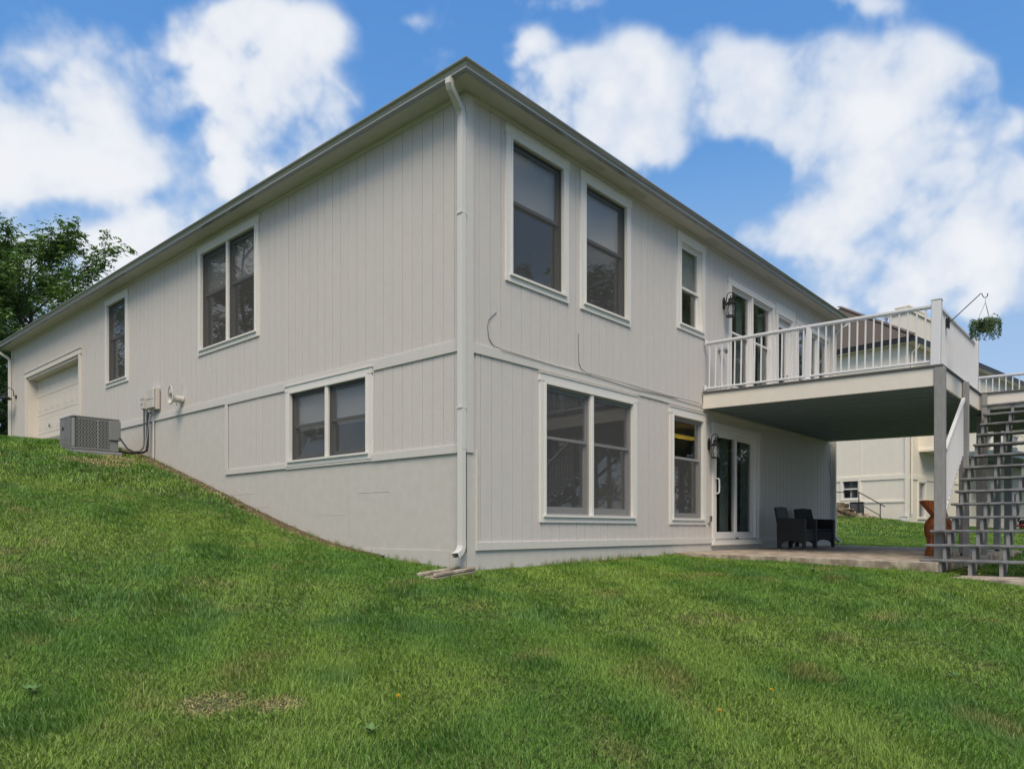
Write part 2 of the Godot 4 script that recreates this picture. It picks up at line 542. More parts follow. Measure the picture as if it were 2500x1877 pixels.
const CTRL := [
	[0, 0, -0.11], [0, -1.5, 0.0], [0, -3, 0.2], [0, -5.4, 0.81], [0, -7.5, 1.38], [0, -9.6, 1.93], [0, -11.5, 2.30], [0, -13.7, 2.56], [0, -19.5, 2.60], [0, -28, 2.6],
	[-1.5, -9.8, 1.98], [-3, -9.5, 1.92], [-3, -12.5, 2.36], [-3, -16, 2.52], [-6, -12, 2.2], [-6, -18, 2.5], [-10, -10, 1.8], [-4, -5.5, 1.05], [-3, -3, 0.42], [-8, -4, 0.62], [-14, -4, 0.5], [-14, -18, 2.3],
	[-6.4, 6.4, -1.19], [-4, 3.5, -0.74], [-2, 1.5, -0.38], [-6, 1, -0.45], [-10, 4, -0.8], [-12, 10, -1.6], [-6, 12, -1.9], [2, 13, -1.8], [10, 13, -1.3],
	[0, 3, -0.48], [3, 0.3, -0.09], [5.3, 0.3, -0.07], [3, 2.5, -0.24], [5, 3, -0.16], [4.5, 4.6, -0.26], [2, 5.5, -0.62], [5.5, 6.5, -0.48], [7, 4.6, -0.27], [7, 5.5, -0.32], [9.5, 6.5, -0.4], [12, 5, -0.2], [14, 3, -0.12], [13.6, 0, -0.08], [16, 6, -0.1],
	[15, -6, 0.7], [14, -14, 1.8], [20, -2, 0.2], [20, 4, 0.05], [26, -3, 0.5], [26, 6, 0.15], [33.4, -2.9, 0.74], [36, -2, 0.62], [34, -6.4, 1.3], [32.3, -6.2, 1.2], [32.6, -4.6, 1.02], [35, -12, 2.2], [27, -6, 0.75], [28, -12, 1.5], [43, -1.5, 0.42], [50, -0.5, 0.42], [44, 4, 0.3], [40, 14, 0.0], [26, 16, -0.5], [40, -20, 2.6], [60, 0, 1.0], [16, 16, -1.2]]

func axis(a: float, b: float, fine_a: float, fine_b: float, step: float) -> PackedFloat32Array:
	var o := PackedFloat32Array()
	for q in [-900.0, -300.0, -140.0]:
		o.append(q)
	var x := a
	while x < fine_a - 0.01:
		o.append(x)
		x += 2.0
	x = fine_a
	while x < fine_b - 0.01:
		o.append(x)
		x += step
	x = fine_b
	while x < b + 0.01:
		o.append(x)
		x += 2.0
	for q in [140.0, 300.0, 900.0]:
		o.append(q)
	return o

func make_terrain() -> void:
	gx = axis(-40.0, 70.0, -12.0, 16.0, 0.5)
	gz = axis(-60.0, 40.0, -22.0, 12.0, 0.5)
	# thin plate spline through the control points
	var k := CTRL.size()
	var m := k + 3
	var A := []
	for i in m:
		var row := PackedFloat64Array()
		row.resize(m + 1)
		A.append(row)
	for i in k:
		for j in k:
			A[i][j] = tps(Vector2(CTRL[i][0] - CTRL[j][0], CTRL[i][1] - CTRL[j][1]).length_squared())
		A[i][i] += 0.6
		A[i][k] = 1.0; A[i][k + 1] = CTRL[i][0]; A[i][k + 2] = CTRL[i][1]
		A[k][i] = 1.0; A[k + 1][i] = CTRL[i][0]; A[k + 2][i] = CTRL[i][1]
		A[i][m] = CTRL[i][2]
	for col in m:
		var piv := col
		for r in range(col, m):
			if absf(A[r][col]) > absf(A[piv][col]):
				piv = r
		var tmp: PackedFloat64Array = A[col]
		A[col] = A[piv]
		A[piv] = tmp
		for r in m:
			if r != col and A[r][col] != 0.0:
				var f: float = A[r][col] / A[col][col]
				for q in range(col, m + 1):
					A[r][q] -= f * A[col][q]
	var w := PackedFloat64Array()
	for i in m:
		w.append(A[i][m] / A[i][i])
	var cxs := PackedFloat64Array()
	var czs := PackedFloat64Array()
	for p in CTRL:
		cxs.append(p[0]); czs.append(p[1])
	gh.resize(gx.size() * gz.size())
	for j in gz.size():
		for i in gx.size():
			var x := clampf(gx[i], -40.0, 70.0)
			var z := clampf(gz[j], -60.0, 40.0)
			var h := w[k] + w[k + 1] * x + w[k + 2] * z
			for q in k:
				var dx := x - cxs[q]
				var dz := z - czs[q]
				h += w[q] * tps(dx * dx + dz * dz)
			var far := maxf(maxf(-14.0 - x, x - 52.0), maxf(-24.0 - z, z - 16.0))
			h = lerpf(h, clampf(h, -2.0, 2.7), smoothstep(-6.0, 4.0, far))
			h = lerpf(h, 0.3 - 0.035 * clampf(z, -40.0, 16.0), smoothstep(2.0, 30.0, far))
			if x > 5.3 and x < 13.4 and z > 0.0 and z < 4.2:
				h = minf(h, -0.16)
			gh[j * gx.size() + i] = h
	var b := MB.new()
	var nx := gx.size()
	for j in gz.size() - 1:
		for i in nx - 1:
			if gx[i] >= 0.5 and gx[i + 1] <= 13.0 and gz[j] >= -19.0 and gz[j + 1] <= -0.5:
				continue
			var p00 := Vector3(gx[i], gh[j * nx + i], gz[j])
			var p10 := Vector3(gx[i + 1], gh[j * nx + i + 1], gz[j])
			var p01 := Vector3(gx[i], gh[(j + 1) * nx + i], gz[j + 1])
			var p11 := Vector3(gx[i + 1], gh[(j + 1) * nx + i + 1], gz[j + 1])
			b.trin(p00, p01, p11, gnorm(i, j), gnorm(i, j + 1), gnorm(i + 1, j + 1))
			b.trin(p00, p11, p10, gnorm(i, j), gnorm(i + 1, j + 1), gnorm(i + 1, j))
	structure("lawn_ground", b, M.turf, "sloping ground under the lawn")
	# patio slab falling slightly away from the house, and the pad at the foot of the stairs
	b = MB.new()
	var zs := [0.0, 2.05, 2.06, 4.1]
	var xs := [5.2, 8.0, 8.01, 10.7, 10.71, 13.3]
	for zi in [0, 2]:
		for xi in [0, 2, 4]:
			var z0: float = zs[zi]
			var z1: float = zs[zi + 1]
			var t := Transform3D(Basis(Vector3.RIGHT, atan(0.0146)), Vector3((xs[xi] + xs[xi + 1]) * 0.5, -0.07 - 0.0146 * (z0 + z1) * 0.5, (z0 + z1) * 0.5))
			b.bobox(t, Vector3(xs[xi + 1] - xs[xi], 0.14, z1 - z0), 0.008)
	structure("patio", b, M.concrete, "tan concrete patio under the raised deck")
	b = MB.new()
	b.bbox(Vector3(4.75, -0.45, 4.32), Vector3(5.75, -0.235, 7.6), 0.01)
	structure("stair_pad", b, M.concrete, "tan concrete pad at the foot of the stairs")
	# strip of bare soil along the foundation on the slope
	b = MB.new()
	var d := 1.6
	var pl := []
	while d < 10.6:
		var ww := 0.10 + 0.2 * smoothstep(1.6, 4.0, d) * (0.75 + 0.5 * noise_soil.get_noise_1d(d * 60.0)) + 0.06 * noise_soil.get_noise_1d(d * 200.0)
		var r := []
		for s in 4:
			var x := -0.005 - ww * s / 3.0
			r.append(Vector3(x, ground(x, -d) + [0.03, 0.03, 0.018, -0.02][s] + 0.012 * noise_soil.get_noise_2d(d * 300.0, s * 77.0), -d))
		pl.append(r)
		d += 0.06
	for i in pl.size() - 1:
		for s in 3:
			b.quad(pl[i][s], pl[i + 1][s], pl[i + 1][s + 1], pl[i][s + 1])
	structure("soil_strip", b, M.soil, "strip of bare brown soil and dead grass along the foundation")

var noise_soil := noise(0.01, 99, 3)

func tps(r2: float) -> float:
	return 0.0 if r2 < 1e-9 else 0.5 * r2 * log(r2)

func gnorm(i: int, j: int) -> Vector3:
	var nx := gx.size()
	var i0 := maxi(i - 1, 0)
	var i1 := mini(i + 1, nx - 1)
	var j0 := maxi(j - 1, 0)
	var j1 := mini(j + 1, gz.size() - 1)
	var dx := (gh[j * nx + i1] - gh[j * nx + i0]) / (gx[i1] - gx[i0])
	var dz := (gh[j1 * nx + i] - gh[j0 * nx + i]) / (gz[j1] - gz[j0])
	return Vector3(-dx, 1, -dz).normalized()

func ground(x: float, z: float) -> float:
	var i := clampi(gx.bsearch(x) - 1, 0, gx.size() - 2)
	var j := clampi(gz.bsearch(z) - 1, 0, gz.size() - 2)
	var fx := clampf((x - gx[i]) / (gx[i + 1] - gx[i]), 0, 1)
	var fz := clampf((z - gz[j]) / (gz[j + 1] - gz[j]), 0, 1)
	var nx := gx.size()
	var a := gh[j * nx + i]
	var b := gh[j * nx + i + 1]
	var c := gh[(j + 1) * nx + i]
	var e := gh[(j + 1) * nx + i + 1]
	# the same two triangles as the mesh: diagonal from (i, j) to (i + 1, j + 1)
	if fz > fx:
		return a + (c - a) * fz + (e - c) * fx
	return a + (b - a) * fx + (e - b) * fz

# ================================================================ the house
var LT := Transform3D(Basis(Vector3(0, 0, 1), Vector3.UP, Vector3(-1, 0, 0)), Vector3.ZERO)   # local (u, y, w): u = z, w outwards
var RT := Transform3D.IDENTITY
var house: Node3D

func cells(b: MB, u0: float, u1: float, y0: float, y1: float, holes: Array, w: float, flip := false) -> void:
	var us := [u0, u1]
	var ys := [y0, y1]
	for h in holes:
		for q in [h[0], h[1]]:
			if q > u0 + 1e-4 and q < u1 - 1e-4 and not us.has(q):
				us.append(q)
		for q in [h[2], h[3]]:
			if q > y0 + 1e-4 and q < y1 - 1e-4 and not ys.has(q) and h[1] > u0 and h[0] < u1:
				ys.append(q)
	us.sort()
	ys.sort()
	for i in us.size() - 1:
		for j in ys.size() - 1:
			var cu: float = (us[i] + us[i + 1]) * 0.5
			var cy: float = (ys[j] + ys[j + 1]) * 0.5
			var open := false
			for h in holes:
				if cu > h[0] and cu < h[1] and cy > h[2] and cy < h[3]:
					open = true
			if open:
				continue
			var a := Vector3(us[i], ys[j], w)
			var c := Vector3(us[i + 1], ys[j], w)
			var d := Vector3(us[i + 1], ys[j + 1], w)
			var e := Vector3(us[i], ys[j + 1], w)
			if flip:
				b.quad(c, a, e, d)
			else:
				b.quad(a, c, d, e)

func reveals(b: MB, holes: Array, w0: float, w1: float) -> void:
	for h in holes:
		b.quad(Vector3(h[0], h[2], w0), Vector3(h[0], h[2], w1), Vector3(h[0], h[3], w1), Vector3(h[0], h[3], w0))
		b.quad(Vector3(h[1], h[2], w1), Vector3(h[1], h[2], w0), Vector3(h[1], h[3], w0), Vector3(h[1], h[3], w1))
		b.quad(Vector3(h[0], h[2], w0), Vector3(h[1], h[2], w0), Vector3(h[1], h[2], w1), Vector3(h[0], h[2], w1))
		b.quad(Vector3(h[0], h[3], w1), Vector3(h[1], h[3], w1), Vector3(h[1], h[3], w0), Vector3(h[0], h[3], w0))

func planks(parent: Node, u0: float, u1: float, y0: float, y1: float, holes: Array, from_low: bool, first: float) -> void:
	var edges := [u0]
	if from_low:
		var u := u0 + first
		while u < u1 - 0.03:
			edges.append(u)
			u += PLANK
		edges.append(u1)
	else:
		var rev := [u1]
		var u := u1 - first
		while u > u0 + 0.03:
			rev.append(u)
			u -= PLANK
		rev.append(u0)
		rev.reverse()
		edges = rev
	for i in edges.size() - 1:
		var g := 0.0025 + rng.randf() * 0.0020
		var a: float = edges[i] + g
		var c: float = edges[i + 1] - g
		var w := rng.randf_range(-0.0012, 0.0012)
		var m: Material = M.siding if rng.randf() < 0.6 else M.siding_b
		var spans := []
		for h in holes:
			if h[0] <= a and h[1] >= c:
				spans.append(h)
		for s in segments((a + c) * 0.5, y0, y1, spans):   # a plank cut through by an opening is two pieces
			var b := MB.new()
			cells(b, a, c, s[0], s[1], holes, w)
			if b.v.is_empty():
				continue
			for q in segments(a, s[0], s[1], holes):
				b.quad(Vector3(a, q[0], -0.012), Vector3(a, q[0], w), Vector3(a, q[1], w), Vector3(a, q[1], -0.012))
			for q in segments(c, s[0], s[1], holes):
				b.quad(Vector3(c, q[0], w), Vector3(c, q[0], -0.012), Vector3(c, q[1], -0.012), Vector3(c, q[1], w))
			if s[0] == y0:
				b.quad(Vector3(a, y0, -0.012), Vector3(c, y0, -0.012), Vector3(c, y0, w), Vector3(a, y0, w))
			obj("plank", b, m, parent)

func segments(u: float, y0: float, y1: float, holes: Array) -> Array:   # the stretches of a vertical line that no opening cuts
	var out := [[y0, y1]]
	for h in holes:
		if u <= h[0] or u >= h[1]:
			continue
		var nxt := []
		for s in out:
			if h[3] <= s[0] or h[2] >= s[1]:
				nxt.append(s)
				continue
			if h[2] > s[0]:
				nxt.append([s[0], h[2]])
			if h[3] < s[1]:
				nxt.append([h[3], s[1]])
		out = nxt
	return out

func frame(b: MB, u0: float, u1: float, y0: float, y1: float, side: float, bottom: float, top: float, w0: float, w1: float) -> void:
	b.box(Vector3(u0, y0, w0), Vector3(u0 + side, y1, w1))
	b.box(Vector3(u1 - side, y0, w0), Vector3(u1, y1, w1))
	b.box(Vector3(u0 + side, y1 - top, w0), Vector3(u1 - side, y1, w1))
	b.box(Vector3(u0 + side, y0, w0), Vector3(u1 - side, y0 + bottom, w1))

# a window in its casing; u0..y1 are the outer edges of the casing
func window(t: Transform3D, u0: float, u1: float, y0: float, y1: float, units: int, rail: float, style: Dictionary) -> Node3D:
	var cw := 0.092
	var head: float = style.get("head", 0.105)
	var bot: float = style.get("bottom", 0.085)
	var b := MB.new()
	b.box(Vector3(u0, y0, -0.001), Vector3(u0 + cw, y1 - head, 0.026))
	b.box(Vector3(u1 - cw, y0, -0.001), Vector3(u1, y1 - head, 0.026))
	b.box(Vector3(u0 + cw, y0, -0.001), Vector3(u1 - cw, y0 + bot, 0.024))
	b.box(Vector3(u0 - 0.016, y1 - head, -0.001), Vector3(u1 + 0.016, y1, 0.031))       # head board, a little wider
	b.box(Vector3(u0 - 0.026, y1, -0.001), Vector3(u1 + 0.026, y1 + 0.016, 0.045))      # drip cap
	var iu0 := u0 + cw
	var iu1 := u1 - cw
	var iy0 := y0 + bot
	var iy1 := y1 - head
	frame(b, iu0, iu1, iy0, iy1, 0.034, 0.0, 0.034, -0.05, 0.034)                        # brick mould
	b.box(Vector3(iu0 - 0.03, iy0 - 0.008, -0.05), Vector3(iu1 + 0.03, iy0 + 0.022, 0.052))   # sill nosing
	var win := obj("window", b, M.casing, house, t)
	var fu0 := iu0 + 0.034
	var fu1 := iu1 - 0.034
	var fy0 := iy0 + 0.022
	var fy1 := iy1 - 0.034
	var mull := 0.085
	var uw := (fu1 - fu0 - mull * (units - 1)) / units
	for i in units:
		var a := fu0 + i * (uw + mull)
		var c := a + uw
		if i > 0:
			b = MB.new()
			b.box(Vector3(a - mull, fy0, -0.08), Vector3(a, fy1, 0.012))
			b.box(Vector3(a - mull * 0.72, fy0, 0.012), Vector3(a - mull * 0.28, fy1, 0.020))
			obj("mullion", b, M.casing, win)
		b = MB.new()
		frame(b, a, c, fy0, fy1, 0.022, 0.022, 0.026, -0.12, -0.018)
		obj("frame", b, style.frame, win)
		var s0 := a + 0.022
		var s1 := c - 0.022
		var ry := lerpf(fy0, fy1, rail)
		b = MB.new()
		frame(b, s0, s1, ry - 0.02, fy1 - 0.026, 0.036, 0.040, 0.040, -0.075, -0.045)
		obj("sash", b, style.sash, win)
		b = MB.new()
		frame(b, s0, s1, fy0 + 0.022, ry + 0.02, 0.040, style.get("lower", 0.058), 0.036, -0.108, -0.078)
		obj("sash", b, style.sash, win)
		b = MB.new()
		for w in [-0.054, -0.066]:      # double glazing
			b.quad(Vector3(s0 + 0.03, ry, w), Vector3(s1 - 0.03, ry, w), Vector3(s1 - 0.03, fy1 - 0.05, w), Vector3(s0 + 0.03, fy1 - 0.05, w))
		obj("pane", b, M.glass, win)
		b = MB.new()
		for w in [-0.087, -0.099]:
			b.quad(Vector3(s0 + 0.03, fy0 + 0.05, w), Vector3(s1 - 0.03, fy0 + 0.05, w), Vector3(s1 - 0.03, ry, w), Vector3(s0 + 0.03, ry, w))
		obj("pane", b, M.glass, win)
		if style.get("screen", 0) > 0:
			var top: float = fy1 - 0.028 if style.screen == 2 else ry - 0.022
			b = MB.new()
			b.quad(Vector3(s0, fy0 + 0.022, -0.034), Vector3(s1, fy0 + 0.022, -0.034), Vector3(s1, top, -0.034), Vector3(s0, top, -0.034))
			obj("insect_screen", b, M.screen, win)
		if style.has("blind"):
			b = MB.new()
			var y: float = fy1 - 0.03
			while y > lerpf(fy0, fy1, style.blind):
				var q := Transform3D(Basis(Vector3.RIGHT, 1.15), Vector3((a + c) * 0.5, y, -0.137))
				b.obox(q, Vector3(uw - 0.05, 0.0016, 0.026))
				y -= 0.022
			obj("blind", b, style.get("blind_material", M.blind), win)
		if style.has("curtain"):
			b = MB.new()
			var cu := s1 - 0.02
			var n := 12
			for q in n:
				var ua := cu - 0.26 * q / n
				var ub := cu - 0.26 * (q + 1) / n
				var wa := -0.2 + 0.02 * (q % 2)
				var wb := -0.2 + 0.02 * ((q + 1) % 2)
				b.quad(Vector3(ub, fy0, wb), Vector3(ua, fy0, wa), Vector3(ua, fy1, wa), Vector3(ub, fy1, wb))
			obj("curtain", b, M.curtain, win)
	return win

func hole(u0: float, u1: float, y0: float, y1: float) -> Array:
	return [u0 + 0.08, u1 - 0.08, y0 + 0.07, y1 - 0.09]

func make_house() -> void:
	house = thing("house", "large pale beige painted house with vertical plank siding on a sloping lawn", "house")
	var dark := {"frame": M.sash, "sash": M.sash, "screen": 2}
	var grey := {"frame": M.sash_grey, "sash": M.sash_grey, "screen": 2, "lower": 0.1}
	var white := {"frame": M.vinyl, "sash": M.vinyl, "screen": 0, "blind": 0.5}
	# --- facade along -z (u = -d)
	var lh := [hole(-11.93, -10.6, 3.69, 5.71), hole(-7.22, -4.98, 3.69, 5.73), hole(-4.12, -1.88, 1.41, 2.70), [-18.02, -13.71, 2.4, 4.77]]
	var b := MB.new()
	cells(b, -ZEND, 0.0, -0.6, SOFFIT, lh, -0.012)
	cells(b, -ZEND, -0.14, -0.6, SOFFIT, lh, -0.14, true)
	reveals(b, lh, -0.14, -0.012)
	var wl := obj("wall", b, M.siding, house, LT)
	planks(wl, -ZEND + 0.1, -0.10, 2.72, SOFFIT - 0.002, lh, false, 0.11)
	planks(wl, -6.06, -0.10, 1.43, 2.66, lh, false, 0.11)
	# --- facade along +x
	var rh := [hole(0.718, 2.074, 3.685, 5.725), hole(2.374, 3.736, 3.685, 5.725), hole(5.279, 6.33, 4.0, 5.725), hole(7.327, 9.67, 3.16, 5.44), [9.88, 10.73, 2.99, 5.26], hole(10.96, 13.3, 3.16, 5.40),
		hole(1.424, 3.924, 0.505, 2.583), hole(5.008, 6.364, 0.495, 2.566), [6.74, 8.76, 0.2, 2.37]]
	b = MB.new()
	cells(b, 0.0, XEND, -0.6, SOFFIT, rh, -0.012)
	cells(b, 0.14, XEND, -0.6, SOFFIT, rh, -0.14, true)
	reveals(b, rh, -0.14, -0.012)
	var wr := obj("wall", b, M.siding, house, RT)
	planks(wr, 0.115, XEND - 0.1, 2.70, SOFFIT - 0.002, rh, true, 0.115)
	planks(wr, 0.165, XEND - 0.1, 0.15, 2.66, rh, true, 0.09)
	# --- the two sides away from the camera, so that the building is closed
	b = MB.new()
	b.box(Vector3(XEND - 0.14, -0.6, -0.14), Vector3(XEND, SOFFIT, -ZEND))
	b.box(Vector3(0.14, -0.6, -ZEND + 0.14), Vector3(XEND - 0.14, SOFFIT, -ZEND))
	obj("wall", b, M.siding, house)
	# --- foundation
	b = MB.new()
	for q in [[-6.15, -4.55, 1.40, -0.007], [-4.547, -2.45, 1.40, -0.0055], [-2.447, -0.0, 1.40, -0.007], [-7.4, -6.152, 2.69, -0.008], [-9.05, -7.403, 2.69, -0.0065], [-11.2, -9.053, 2.69, -0.008], [-13.6, -11.203, 2.69, -0.0068]]:
		b.box(Vector3(q[0], -0.9, -0.11), Vector3(q[1], q[2], q[3]))
	# low ridges and patches that the form boards left
	for q in [[-5.3, -4.7, 0.78, 0.786], [-3.2, -2.5, 0.62, 0.628], [-6.1, -5.2, 1.02, 1.027], [-2.2, -1.5, 0.93, 0.936]]:
		b.bbox(Vector3(q[0], q[2], -0.01), Vector3(q[1], q[3], -0.003), 0.002)
	obj("foundation", b, M.foundation, house, LT)
	b = MB.new()
	b.box(Vector3(0.007, -0.9, -0.11), Vector3(0.160, 1.375, 0.004))
	b.box(Vector3(0.162, -0.9, -0.11), Vector3(XEND, 0.16, -0.008))
	obj("foundation", b, M.foundation, house, RT)
	# low footing step with its cold joint near the corner
	b = MB.new()
	b.box(Vector3(-3.6, -0.9, -0.02), Vector3(-0.30, 0.135, 0.004))
	b.box(Vector3(-0.292, -0.9, -0.02), Vector3(-0.004, 0.12, 0.0))
	obj("footing", b, M.foundation, house, LT)
	# --- band boards and corner boards
	var bands := [[LT, -ZEND, -6.17, 2.66, 2.79, 0.020], [LT, -6.168, -4.16, 2.645, 2.79, 0.022], [LT, -4.158, -1.84, 2.70, 2.80, 0.019], [LT, -1.838, -0.09, 2.64, 2.785, 0.022], [LT, -6.16, -4.13, 1.385, 1.475, 0.022], [LT, -4.128, -1.87, 1.37, 1.41, 0.018], [LT, -1.868, -0.09, 1.365, 1.47, 0.022],
		[RT, 0.114, 4.8, 2.62, 2.745, 0.020], [RT, 4.803, 9.7, 2.615, 2.745, 0.019], [RT, 9.703, XEND - 0.1, 2.618, 2.745, 0.020], [RT, 0.185, 3.66, 0.14, 0.245, 0.022], [RT, 3.663, 6.64, 0.138, 0.243, 0.020], [RT, 8.86, XEND - 0.1, 0.14, 0.245, 0.021]]
	for q in bands:
		b = MB.new()
		b.bbox(Vector3(q[1], q[3], -0.002), Vector3(q[2], q[4], q[5]), 0.003)
		obj("band_board", b, M.trim, house, q[0])
	b = MB.new()
	b.bbox(Vector3(-6.17, 1.476, -0.002), Vector3(-6.07, 2.644, 0.021), 0.003)
	obj("band_board", b, M.trim, house, LT)
	b = MB.new()    # end trim of the lower siding beside the concrete corner
	b.bbox(Vector3(0.162, 0.138, -0.002), Vector3(0.184, 1.40, 0.026), 0.003)
	obj("band_board", b, M.trim, house, RT)
	b = MB.new()
	b.bbox(Vector3(0.0, 1.362, -0.001), Vector3(0.112, SOFFIT - 0.003, 0.024), 0.003)
	b.bbox(Vector3(-0.024, 1.362, -0.112), Vector3(-0.001, SOFFIT - 0.003, 0.0235), 0.003)
	obj("corner_board", b, M.trim, house)
	b = MB.new()
	b.bbox(Vector3(XEND - 0.1, 0.14, -0.001), Vector3(XEND + 0.02, SOFFIT - 0.003, 0.024), 0.003)
	obj("corner_board", b, M.trim, house)
	b = MB.new()
	b.bbox(Vector3(-0.024, 2.0, -ZEND - 0.02), Vector3(-0.001, SOFFIT - 0.003, -ZEND + 0.1), 0.003)
	obj("corner_board", b, M.trim, house)
	# --- windows
	window(LT, -11.93, -10.6, 3.69, 5.71, 1, 0.57, dark)
	window(LT, -7.22, -4.98, 3.69, 5.73, 2, 0.57, {"frame": M.sash, "sash": M.sash, "screen": 2, "blind": 0.6})
	window(LT, -4.12, -1.88, 1.41, 2.70, 2, 0.51, {"frame": M.sash, "sash": M.sash, "screen": 2, "blind": 0.45, "bottom": 0.075, "head": 0.085})
	window(RT, 0.718, 2.074, 3.685, 5.725, 1, 0.56, {"blind_material": M.blind_pale, "frame": M.sash, "sash": M.sash, "screen": 2, "blind": 0.56})
	window(RT, 2.374, 3.736, 3.685, 5.725, 1, 0.56, {"blind_material": M.blind_pale, "frame": M.sash, "sash": M.sash, "screen": 2, "blind": 0.56})
	window(RT, 5.279, 6.33, 4.0, 5.725, 1, 0.47, white)
	window(RT, 7.327, 9.67, 3.16, 5.44, 2, 0.56, {"frame": M.vinyl, "sash": M.vinyl, "curtain": 1})
	window(RT, 10.96, 13.3, 3.16, 5.40, 3, 0.40, {"frame": M.vinyl, "sash": M.vinyl, "curtain": 1})
	window(RT, 1.424, 3.924, 0.505, 2.583, 2, 0.60, grey)
	window(RT, 5.008, 6.364, 0.495, 2.566, 1, 0.60, {"frame": M.sash_grey, "sash": M.sash_grey, "screen": 1, "lower": 0.08})
	make_doors()
	make_eaves()
	# --- inside: floors, ceiling, partitions (dark rooms behind the glass)
	b = MB.new()
	b.box(Vector3(0.15, 2.70, -0.15), Vector3(XEND - 0.15, 2.95, -ZEND + 0.15))
	b.box(Vector3(0.15, -0.1, -0.15), Vector3(XEND - 0.15, 0.12, -ZEND + 0.15))
	obj("floor", b, M.room, house)
	b = MB.new()
	b.box(Vector3(4.3, 0.13, -0.16), Vector3(4.42, 2.69, -ZEND + 0.2))
	b.box(Vector3(4.3, 2.96, -0.16), Vector3(4.42, SOFFIT - 0.01, -ZEND + 0.2))
	b.box(Vector3(0.16, 2.96, -4.6), Vector3(4.29, SOFFIT - 0.01, -4.48))
	b.box(Vector3(0.16, 0.13, -4.6), Vector3(4.29, 2.69, -4.48))
	b.box(Vector3(4.43, 0.13, -5.2), Vector3(XEND - 0.16, 2.69, -5.08))
	b.box(Vector3(4.43, 2.96, -5.2), Vector3(XEND - 0.16, SOFFIT - 0.01, -5.08))
	b.box(Vector3(0.16, 2.96, -9.2), Vector3(4.29, SOFFIT - 0.01, -9.1))
	b.box(Vector3(0.16, 2.96, -13.2), Vector3(4.29, SOFFIT - 0.01, -13.1))
	obj("partition", b, M.room, house)
	b = MB.new()
	b.bbox(Vector3(7.55, 2.43, -1.56), Vector3(8.75, 2.50, -1.46), 0.01)
	obj("ceiling_lamp", b, M.lampstrip, house)
	var ol := OmniLight3D.new()
	ol.name = "ceiling_lamp_light"
	ol.light_color = Color(1.0, 0.85, 0.5)
	ol.light_energy = 0.012
	ol.light_size = 0.2
	ol.omni_range = 8.0
	ol.omni_attenuation = 2.0
	ol.shadow_enabled = true
	ol.position = Vector3(8.15, 2.36, -1.51)
	house.add_child(ol)

